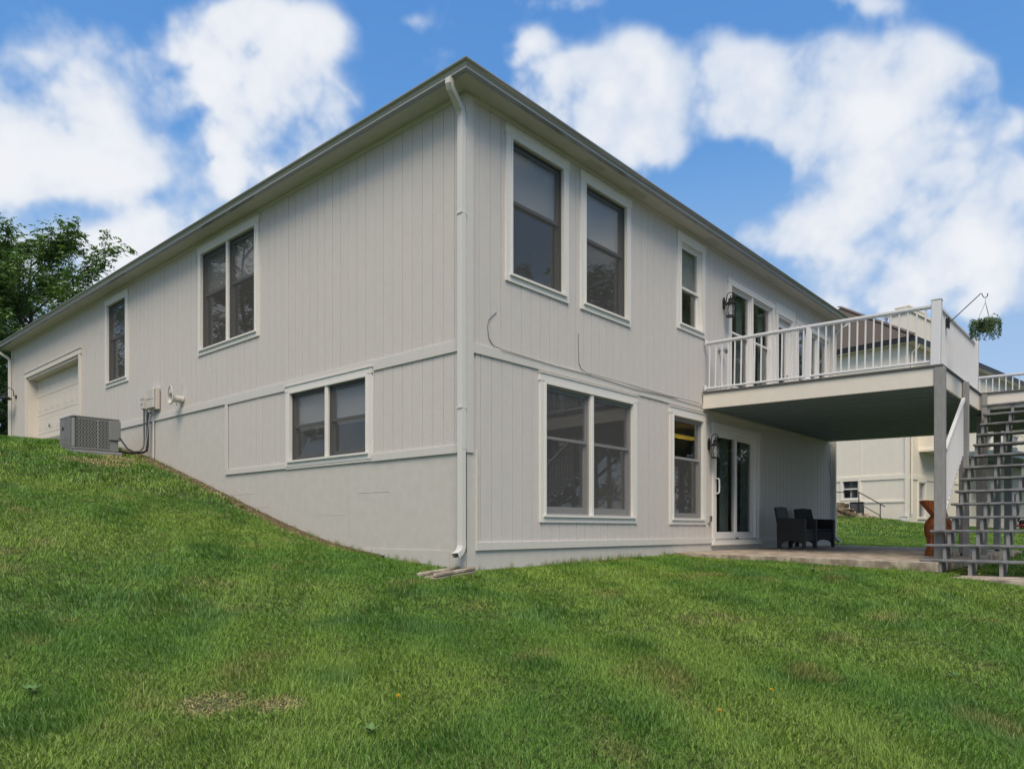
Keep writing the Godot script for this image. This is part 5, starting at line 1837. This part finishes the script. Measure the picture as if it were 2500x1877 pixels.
	for k2 in 4:
		b = MB.new()
		b.bbox(Vector3(-1.75, 0.6, -1.25 - 0.32 * (k2 + 1)), Vector3(-0.65, 1.08 + 0.12 * k2, -1.25 - 0.32 * k2 - 0.01), 0.02)
		obj("step", b, M.concrete, ss)
	var bn := thing("storage_bin", "dark grey bin standing beside the tan boulders", "bin", xf * Vector3(-1.1, 1.1, -2.0), 0.2)
	b = MB.new()
	b.bbox(Vector3(-0.35, 0, -0.3), Vector3(0.35, 0.62, 0.3), 0.06)
	obj("body", b, mat(lin(0.06, 0.065, 0.075), 0.6), bn)
	b = MB.new()
	b.bbox(Vector3(-0.38, 0.621, -0.33), Vector3(0.38, 0.68, 0.33), 0.025)
	obj("lid", b, mat(lin(0.05, 0.055, 0.065), 0.6), bn)
	var ub := thing("utility_box", "small pale utility box at the foot of the neighbour's wall corner", "utility box", xf * Vector3(-0.25, 0.72, -0.1), 0.0)
	b = MB.new()
	b.bbox(Vector3(-0.17, 0, -0.12), Vector3(0.17, 0.30, 0.12), 0.02)
	obj("body", b, M.vinyl, ub)
	b = MB.new()
	b.bbox(Vector3(-0.19, 0.301, -0.14), Vector3(0.19, 0.33, 0.14), 0.01)
	obj("lid", b, M.badge, ub)
	var mo := thing("lawn_mower", "red push mower parked on the neighbour's patio", "lawn mower", xf * Vector3(15.7, 0.42, 0.7), 0.6)
	b = MB.new()
	b.bbox(Vector3(-0.42, 0.12, -0.28), Vector3(0.42, 0.32, 0.28), 0.08)
	obj("mower_deck", b, M.red, mo)
	b = MB.new()
	b.bbox(Vector3(-0.18, 0.321, -0.18), Vector3(0.18, 0.52, 0.18), 0.05)
	b.lathe([Vector2(0.15, 0.521), Vector2(0.15, 0.56), Vector2(0.0, 0.58)], Transform3D.IDENTITY, 14)
	obj("engine", b, M.rubber, mo)
	for q in [[-0.4, 0.33], [0.4, 0.33], [-0.4, -0.33], [0.4, -0.33]]:
		b = MB.new()
		b.lathe([Vector2(0.0, -0.03), Vector2(0.15, -0.03), Vector2(0.16, 0.0), Vector2(0.15, 0.03), Vector2(0.0, 0.03)], Transform3D(Basis(Vector3.RIGHT, PI / 2), Vector3(q[0], 0.16, q[1])), 14)
		var wh := obj("wheel", b, M.rubber, mo)
		b = MB.new()
		b.lathe([Vector2(0.09, 0.031), Vector2(0.08, 0.045), Vector2(0.0, 0.05)], Transform3D(Basis(Vector3.RIGHT, PI / 2 if q[1] > 0 else -PI / 2), Vector3(q[0], 0.16, q[1])), 12)
		obj("hub", b, M.red, wh)
	b = MB.new()
	for s in [-0.22, 0.22]:
		b.tube([Vector3(-0.4, 0.3, s), Vector3(-1.1, 1.0, s)], 0.015, 0.015, 6)
	b.tube([Vector3(-1.1, 1.0, -0.22), Vector3(-1.1, 1.0, 0.22)], 0.015, 0.015, 6)
	obj("handle", b, M.rubber, mo)
	var gr := thing("kettle_grill", "small black kettle grill on the neighbour's patio", "grill", xf * Vector3(13.4, 0.42, 0.9))
	b = MB.new()
	b.lathe([Vector2(0.0, 0.40), Vector2(0.16, 0.44), Vector2(0.26, 0.56), Vector2(0.28, 0.66), Vector2(0.27, 0.68)], Transform3D.IDENTITY, 18)
	obj("bowl", b, M.rubber, gr)
	b = MB.new()
	b.lathe([Vector2(0.285, 0.682), Vector2(0.25, 0.79), Vector2(0.14, 0.87), Vector2(0.0, 0.89)], Transform3D.IDENTITY, 18)
	b.tube([Vector3(-0.06, 0.88, 0), Vector3(-0.05, 0.93, 0), Vector3(0.05, 0.93, 0), Vector3(0.06, 0.88, 0)], 0.012, 0.012, 6)
	obj("lid", b, M.rubber, gr)
	for i in 3:
		var a := TAU * i / 3.0
		b = MB.new()
		b.tube([Vector3(cos(a) * 0.12, 0.45, sin(a) * 0.12), Vector3(cos(a) * 0.28, 0.0, sin(a) * 0.28)], 0.014, 0.014, 6)
		obj("leg", b, M.silver, gr)

func boulder(label: String, at: Vector3, s: Vector3, sd: int) -> void:
	var t := thing("boulder", label, "boulder", at, 0.1 * sd)
	var f := noise(0.9, sd, 3)
	var b := MB.new()
	var n := 14
	var m := 9
	var P := func(i: int, j: int) -> Vector3:
		var th := TAU * (i % n) / n
		var ph := PI * j / m - PI * 0.5
		var d := Vector3(cos(ph) * cos(th), sin(ph), cos(ph) * sin(th))
		d = d.sign() * Vector3(pow(absf(d.x), 0.55), pow(absf(d.y), 0.55), pow(absf(d.z), 0.55))
		return d * s * (1.0 + 0.35 * f.get_noise_3dv(d * 1.6))
	for i in n:
		for j in m:
			b.quad(P.call(i, j), P.call(i, j + 1), P.call(i + 1, j + 1), P.call(i + 1, j))
	obj("stone", b, M.rock, t)

# ================================================================ trees
func grow(sd: int, height: float, spread: float, tr: float, leaf_size: float, twigs: int, first: float) -> Array:
	# returns [trunk and limbs mesh, crown mesh]
	var rg := RandomNumberGenerator.new()
	rg.seed = sd
	var tb := MB.new()
	var cb := MB.new()
	cb.use_c = true
	var trunk := []
	var lean := Vector3(rg.randf_range(-0.06, 0.06), 0, rg.randf_range(-0.06, 0.06))
	for i in 9:
		var y := height * 0.92 * i / 8.0
		trunk.append(Vector3(lean.x * y + 0.12 * sin(i * 1.3 + sd), y, lean.z * y + 0.12 * cos(i * 1.7 + sd)))
	tb.tube(trunk, tr, tr * 0.12, 9)
	var tips := []
	var limbs := 17
	for i in limbs:
		var f := first + (0.98 - first) * (i + 0.5) / limbs
		var p: Vector3 = trunk[int(f * 8.0)].lerp(trunk[mini(int(f * 8.0) + 1, 8)], f * 8.0 - int(f * 8.0))
		var az := i * 2.4 + rg.randf_range(-0.4, 0.4)
		var reach := spread * (0.45 + 0.6 * sin(PI * pow((f - first) / (1.0 - first), 0.75) * 0.92 + 0.25)) * rg.randf_range(0.75, 1.15)
		var up := rg.randf_range(0.30, 0.75) + f * 0.25
		var dir := Vector3(cos(az), up, sin(az)).normalized()
		var pts := [p]
		var q := p
		var n := 6
		for s in n:
			dir = (dir + Vector3(rg.randf_range(-0.22, 0.22), rg.randf_range(-0.16, 0.12), rg.randf_range(-0.22, 0.22))).normalized()
			q += dir * reach / n
			pts.append(q)
		tb.tube(pts, tr * (0.42 - 0.22 * f), 0.012, 6)
		for s in range(2, n + 1):
			var c: Vector3 = pts[s]
			for k in 3:
				var d2 := (dir + Vector3(rg.randf_range(-1.1, 1.1), rg.randf_range(-0.3, 0.9), rg.randf_range(-1.1, 1.1))).normalized()
				var len := reach * rg.randf_range(0.14, 0.34)
				var e := c + d2 * len
				tb.tube([c, c + d2 * len * 0.5 + Vector3.UP * 0.04, e], 0.016, 0.005, 4, false)
				tips.append([c, e])
	for i in twigs:
		var tp: Array = tips[rg.randi() % tips.size()]
		var c: Vector3 = tp[0].lerp(tp[1], rg.randf_range(0.35, 1.25)) + Vector3(rg.randfn(0, 0.16), rg.randfn(0, 0.13), rg.randfn(0, 0.16))
		var out := Vector3(rg.randf_range(-1, 1), rg.randf_range(-0.15, 0.5), rg.randf_range(-1, 1)).normalized()
		var g := rg.randf_range(0.65, 1.35)
		var yel := rg.randf() * 0.35
		var colr := Color((0.145 + 0.05 * yel) * g, (0.235 + 0.04 * yel) * g, 0.09 * g)
		# a compound leaf: leaflets drooping on both sides of a stalk
		var m := rg.randi_range(5, 8)
		for l in m:
			var f := float(l) / m
			var base := c + out * leaf_size * 1.9 * f + Vector3.DOWN * leaf_size * 0.9 * f * f
			var sd2 := out.cross(Vector3.UP).normalized() * (1.0 if l % 2 else -1.0)
			var ld := (sd2 * 0.8 + out * 0.7 + Vector3.DOWN * rg.randf_range(0.3, 1.0)).normalized()
			var v := rg.randf_range(0.85, 1.15)
			cb.col = Color(colr.r * v, colr.g * v, colr.b * v)
			leaf(cb, base, ld, Vector3(rg.randf_range(-0.6, 0.6), 1, rg.randf_range(-0.6, 0.6)).normalized(), leaf_size * rg.randf_range(0.8, 1.3), 0.42)
	return [tb.mesh(), cb.mesh()]

func tree(label: String, at: Vector3, meshes: Array, turn: float, k := 1.0, group := "") -> void:
	at.y = ground(at.x, at.z) - 0.05
	var t := thing("tree", label, "tree", at, turn, group)
	t.scale = Vector3.ONE * k
	inst("trunk", meshes[0], M.bark, t)
	inst("crown", meshes[1], M.leaf, t)

func make_trees() -> void:
	var a := grow(21, 10.8, 4.4, 0.20, 0.16, 6200, 0.22)
	var c := grow(34, 11.4, 4.6, 0.22, 0.16, 5400, 0.16)
	tree("tall leafy tree with airy crown rising behind the garage end of the roof", at_depth(52, 31.0), a, 0.4, 0.97)
	tree("tall leafy tree with dense low branches left of the garage corner", at_depth(-45, 30.5), c, 2.1, 0.90)
	tree("slim leafy tree half hidden behind the garage corner", at_depth(15, 34.0), c, 4.0, 0.86)
	# trees on the open side of the garden, which the window panes mirror
	var n := 0
	for q in [[27.0, 10.5, "leafy tree on the lawn side nearest the stairs"], [33.0, 14.0, "broad leafy tree behind the tree nearest the stairs"], [40.0, 16.5, "tall leafy tree at the end of the garden tree row"], [30.0, 19.0, "leafy tree standing in the second row of the garden"], [24.0, 25.0, "leafy tree alone at the bottom of the garden"], [47.0, 14.0, "leafy tree behind the neighbour's far corner"], [36.0, 27.0, "tall leafy tree in the back row of the garden"]]:
		tree(q[2], Vector3(q[0], 0, q[1]), a if n % 2 else c, n * 1.3, 1.3 + 0.04 * n, "garden trees mirrored in the panes")
		n += 1
	for q in [[-12.0, -28.0, "tall street tree across the drive from the garage"], [-18.0, -21.0, "tall street tree further down the drive"], [-8.0, -38.0, "street tree at the top of the drive"]]:
		tree(q[2], Vector3(q[0], 0, q[1]), c if n % 2 else a, n * 1.3, 1.2, "street trees mirrored in the panes")
		n += 1
	# dense shrub at the garage corner
	var b := MB.new()
	b.use_c = true
	var rg := RandomNumberGenerator.new()
	rg.seed = 77
	for i in 5200:
		var d := Vector3(rg.randfn(0, 1), rg.randfn(0, 1), rg.randfn(0, 1)).normalized() * pow(rg.randf(), 0.4)
		var p := Vector3(d.x * 2.2, 2.1 + d.y * 2.3, d.z * 2.2)
		var g := rg.randf_range(0.6, 1.3)
		b.col = Color(0.03 * g, 0.065 * g, 0.02 * g)
		leaf(b, p, Vector3(rg.randf_range(-1, 1), rg.randf_range(-1, 0.6), rg.randf_range(-1, 1)).normalized(), Vector3(rg.randf_range(-1, 1), 1, rg.randf_range(-1, 1)).normalized(), 0.2, 0.6)
	var sp := at_depth(-45, 27.0)
	sp.y = ground(sp.x, sp.z) - 0.05
	var t := thing("shrub", "dark dense shrub growing beyond the garage corner", "shrub", sp)
	obj("foliage", b, M.leaf, t)
	b = MB.new()
	for i in 5:
		var az := i * 1.3
		b.tube([Vector3(0, 0, 0), Vector3(cos(az) * 0.3, 1.0, sin(az) * 0.3), Vector3(cos(az) * 1.0, 2.6, sin(az) * 1.0)], 0.06, 0.015, 6)
	obj("stem", b, M.bark, t)
	var hn := 0
	for q in [[24.0, 7.8, "dense shrub at the foot of the tree row near the stairs"], [33.0, 12.0, "dense shrub further along the garden hedge"], [38.0, 14.0, "dense shrub at the far end of the garden hedge"]]:
		var s := t.duplicate()
		s.name = numbered("shrub")
		add_child(s)
		s.position = Vector3(q[0], ground(q[0], q[1]) - 0.05, q[1])
		s.rotation.y = 1.1 * hn
		tag(s, q[2], "shrub", "garden hedge mirrored in the panes")
		hn += 1

# ================================================================ grass
func tuft(sd: int, blades: int, radius: float, hmin: float, hmax: float, w: float) -> ArrayMesh:
	var rg := RandomNumberGenerator.new()
	rg.seed = sd
	var b := MB.new()
	b.use_c = true
	for i in blades:
		var a := rg.randf() * TAU
		var r := sqrt(rg.randf()) * radius
		var p := Vector3(cos(a) * r, -0.006, sin(a) * r)
		var h := rg.randf_range(hmin, hmax)
		var la := rg.randf() * TAU
		var lean := Vector3(cos(la), 0, sin(la)) * h * rg.randf_range(0.15, 0.95)
		var fa := rg.randf() * TAU
		var s := Vector3(cos(fa), 0, sin(fa)) * w * rg.randf_range(0.7, 1.2) * 0.5
		var m := p + Vector3.UP * h * 0.55 + lean * 0.32
		var tip := p + Vector3.UP * h * (1.0 - 0.12 * lean.length() / h) + lean
		var g := rg.randf_range(0.62, 1.5)
		var y := rg.randf_range(-0.10, 0.16)
		b.col = Color(g * (1.0 + y), g, g * (1.0 - y))
		if rg.randf() < 0.03:
			b.col = Color(2.6, 1.55, 2.2) * rg.randf_range(0.7, 1.1)
		var n0 := (s.cross(m - p).normalized() * 0.7 + Vector3.UP * 0.6).normalized()
		b.trin(p - s, p + s, m + s * 0.85, n0, n0, n0)
		b.trin(p - s, m + s * 0.85, m - s * 0.85, n0, n0, n0)
		var n1 := (s.cross(tip - m).normalized() * 0.7 + Vector3.UP * 0.6).normalized()
		b.trin(m - s * 0.85, m + s * 0.85, tip, n1, n1, n1)
	return b.mesh()

var bare_spots := []

func bare(x: float, z: float) -> float:     # 1 in the worn spots of dead grass
	var v := 0.0
	for s in bare_spots:
		var q: float = pow((x - s[0]) / s[2], 2.0) + pow((z - s[1]) / s[3], 2.0)
		v = maxf(v, clampf(1.4 - q, 0.0, 1.0))
	return v

func make_grass() -> void:
	var pa := noise(0.30, 201, 3)
	var pd := noise(0.22, 205, 2)
	var pb := noise(0.9, 202, 3)
	var pc := noise(0.11, 203, 2)
	var sp := to_ground(520, 1718)
	var sp2 := to_ground(225, 1128)
	var sp3 := to_ground(290, 1122)
	bare_spots = [[sp.x, sp.z, 0.20, 0.16], [sp.x + 0.28, sp.z + 0.22, 0.14, 0.12], [sp2.x, sp2.z, 0.5, 0.4], [sp3.x, sp3.z, 0.35, 0.4]]
	var zones := [[1.2, 6.5, 0.044, 0.0, 38, 0.075, 0.022, 0.054, 0.0029], [6.5, 13.0, 0.07, 0.4, 38, 0.10, 0.024, 0.056, 0.0042], [13.0, 28.0, 0.14, 1.0, 34, 0.18, 0.03, 0.07, 0.010], [28.0, 60.0, 0.30, 2.0, 40, 0.36, 0.035, 0.08, 0.020]]
	var fw := Vector2(0.7468, -0.6651)
	var rt := Vector2(0.6651, 0.7468)
	for zi in zones.size():
		var zn: Array = zones[zi]
		var variants := 3
		var xfs := []
		var cols := []
		for v in variants:
			xfs.append([])
			cols.append([])
		var step: float = zn[2]
		var r1: float = zn[1]
		var i0 := int(-r1 / step)
		for iu in range(i0, -i0 + 1):
			for iv in range(int(-1.5 / step), int(r1 / step) + 1):
				var lu: float = (iu + rng.randf() - 0.5) * step
				var lv: float = (iv + rng.randf() - 0.5) * step
				var dist := sqrt(lu * lu + lv * lv)
				if dist < zn[0] or dist > r1:
					continue
				if absf(lu) > lv * 0.95 + 2.2:
					continue
				if zi == 3 and lu < 0.0:
					continue
				var x := EYE.x + rt.x * lu + fw.x * lv
				var z := EYE.z + rt.y * lu + fw.y * lv
				if x > -0.06 and x < 13.6 and z < 0.05 and z > -19.8:
					continue
				if x > 5.12 and x < 13.4 and z > -0.1 and z < 4.16:
					continue
				if x > 4.72 and x < 5.8 and z > 4.28 and z < 7.7:
					continue
				if x > -1.56 and x < -0.5 and z > -10.4 and z < -9.4:
					continue
				if absf(x + 0.40) < 0.43 and absf(z - 0.08 - 0.2 * (x + 0.4)) < 0.13:
					continue
				if zi >= 2:
					var q := Vector2(x - 33.568, z + 2.864)
					var nx := q.x * 0.99 + q.y * 0.1411
					var nz := -q.x * 0.1411 + q.y * 0.99
					if nx > -0.1 and nz < 0.1:
						continue
					if z < -14.0 and x < 1.0 and x > -6.0:
						continue
				var soil := 0.0
				if x > -0.36 and x < 0.2 and z < -1.8 and z > -10.8:
					soil = smoothstep(0.40, 0.12, -x) * smoothstep(-1.8, -3.2, z)
				var br := bare(x, z)
				var na := pa.get_noise_2d(x, z)
				var nb := pb.get_noise_2d(x, z)
				var nc := pc.get_noise_2d(x, z)
				if rng.randf() < soil * 0.45 or rng.randf() < br * 0.15:
					continue
				# mowing tracks: the blades of neighbouring tracks lie in opposite directions
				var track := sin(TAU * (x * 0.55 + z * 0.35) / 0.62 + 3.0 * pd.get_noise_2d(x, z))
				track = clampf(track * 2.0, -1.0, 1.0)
				var c := Color(0.142, 0.292, 0.038)
				c = c.lerp(Color(0.238, 0.372, 0.058), clampf(0.34 + 1.7 * na + 0.7 * nc + 0.12 * track, 0.0, 1.0))  # track term paints the lighter and darker sheen of leaning blades into the colour
				c = c.lerp(Color(0.082, 0.200, 0.034), clampf(2.1 * nb - 0.30 - 0.8 * na, 0.0, 0.85))
				c = c.lerp(Color(0.31, 0.31, 0.10), clampf(2.4 * pb.get_noise_2d(x + 50.0, z) - 0.75, 0.0, 0.8 if zi < 2 else 0.3))
				c = c.lerp(Color(0.70, 0.56, 0.30), clampf(br * 1.3 + soil * (0.5 + rng.randf() * 0.5), 0.0, 0.96))
				var v := rng.randf_range(0.82, 1.18)
				c = Color(c.r * v, c.g * v, c.b * v)
				var k: float = rng.randf_range(0.8, 1.2)
				var hk: float = k * (0.92 + 0.5 * clampf(nb * 1.7, -0.35, 1.0)) * (1.0 - 0.65 * br) * (1.0 - 0.5 * soil)
				if rng.randf() < 0.02:
					hk *= 1.5
				var g := ground(x, z)
				var bs := Basis(Vector3.UP, rng.randf() * TAU).scaled(Vector3(k, hk, k))
				var ln := 0.42 * track + rng.randfn(0.0, 0.12)
				bs = Basis(Vector3(1, 0, 0), Vector3(ln * 0.8, 1, ln * -0.6), Vector3(0, 0, 1)) * bs
				var vi := rng.randi() % variants
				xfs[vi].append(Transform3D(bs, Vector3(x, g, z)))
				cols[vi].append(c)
		for v in variants:
			if xfs[v].is_empty():
				continue
			var mm := MultiMesh.new()
			mm.transform_format = MultiMesh.TRANSFORM_3D
			mm.use_colors = true
			mm.mesh = tuft(300 + zi * 10 + v, zn[4], zn[5], zn[6], zn[7], zn[8])
			mm.instance_count = xfs[v].size()
			for i in xfs[v].size():
				mm.set_instance_transform(i, xfs[v][i])
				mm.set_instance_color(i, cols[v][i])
			var mi := MultiMeshInstance3D.new()
			mi.name = numbered("lawn_grass")
			mi.multimesh = mm
			mi.material_override = M.grass
			add_child(mi)
			mi.set_meta("kind", "stuff")
			tag(mi, "mown green lawn grass with yellowish and dark patches", "grass")
	# taller uncut blades where the mower cannot reach, against the foundation and the slab
	var edge_x := []
	var edge_c := []
	for q in [[0, -0.07, -4.2, 0.0, 150], [0, -0.10, -10.6, -3.0, 170], [1, 0.05, 0.2, 5.2, 210], [1, 4.17, 5.2, 8.0, 60], [0, 5.16, 0.2, 4.1, 110]]:
		for i in q[4]:
			var u := rng.randf_range(q[2], q[3])
			var o: float = q[1] + rng.randfn(0.0, 0.025)
			if q[0] == 0 and q[1] < 0.0:
				o = minf(o, -0.03)
			if q[0] == 1 and q[1] < 1.0:
				o = maxf(o, 0.03)
			var x: float = o if q[0] == 0 else u
			var z: float = u if q[0] == 0 else o
			if pb.get_noise_2d(x * 3.0, z * 3.0) < -0.08:
				continue
			var k := rng.randf_range(0.3, 0.6)
			edge_x.append(Transform3D(Basis(Vector3.UP, rng.randf() * TAU).scaled(Vector3(k, rng.randf_range(0.9, 2.1), k)), Vector3(x, ground(x, z), z)))
			var v := rng.randf_range(0.75, 1.2)
			edge_c.append(Color(0.15 * v, 0.25 * v, 0.05 * v) if rng.randf() < 0.72 else Color(0.42 * v, 0.33 * v, 0.17 * v))
	var em := MultiMesh.new()
	em.transform_format = MultiMesh.TRANSFORM_3D
	em.use_colors = true
	em.mesh = tuft(411, 14, 0.07, 0.04, 0.085, 0.004)
	em.instance_count = edge_x.size()
	for i in edge_x.size():
		em.set_instance_transform(i, edge_x[i])
		em.set_instance_color(i, edge_c[i])
	var ei := MultiMeshInstance3D.new()
	ei.name = numbered("uncut_grass")
	ei.multimesh = em
	ei.material_override = M.grass
	add_child(ei)
	ei.set_meta("kind", "stuff")
	tag(ei, "taller uncut grass blades along the foundation and patio edge", "grass")
	for q in [[1985, 1401, 9, "broad-leaved weed in the lawn in front of the patio door"], [75, 1700, 7, "broad-leaved weed low on the slope below the air conditioner"], [905, 1800, 8, "broad-leaved weed beside the bright yellow dandelion"], [2330, 1660, 7, "broad-leaved weed in the lawn before the stairs"]]:
		var t := thing("weed", q[3], "weed", to_ground(q[0], q[1]))
		var b := MB.new()
		b.use_c = true
		for i in q[2]:
			var a: float = TAU * i / q[2] + rng.randf_range(-0.3, 0.3)
			var d := Vector3(cos(a), rng.randf_range(0.25, 0.7), sin(a)).normalized()
			var v := rng.randf_range(0.8, 1.2)
			b.col = Color(0.095 * v, 0.185 * v, 0.05 * v)
			leaf(b, Vector3(0, 0.035, 0), d, Vector3.UP, rng.randf_range(0.04, 0.07), 0.5)
		obj("leaves", b, M.leaf_basket, t)
	print("grass done")
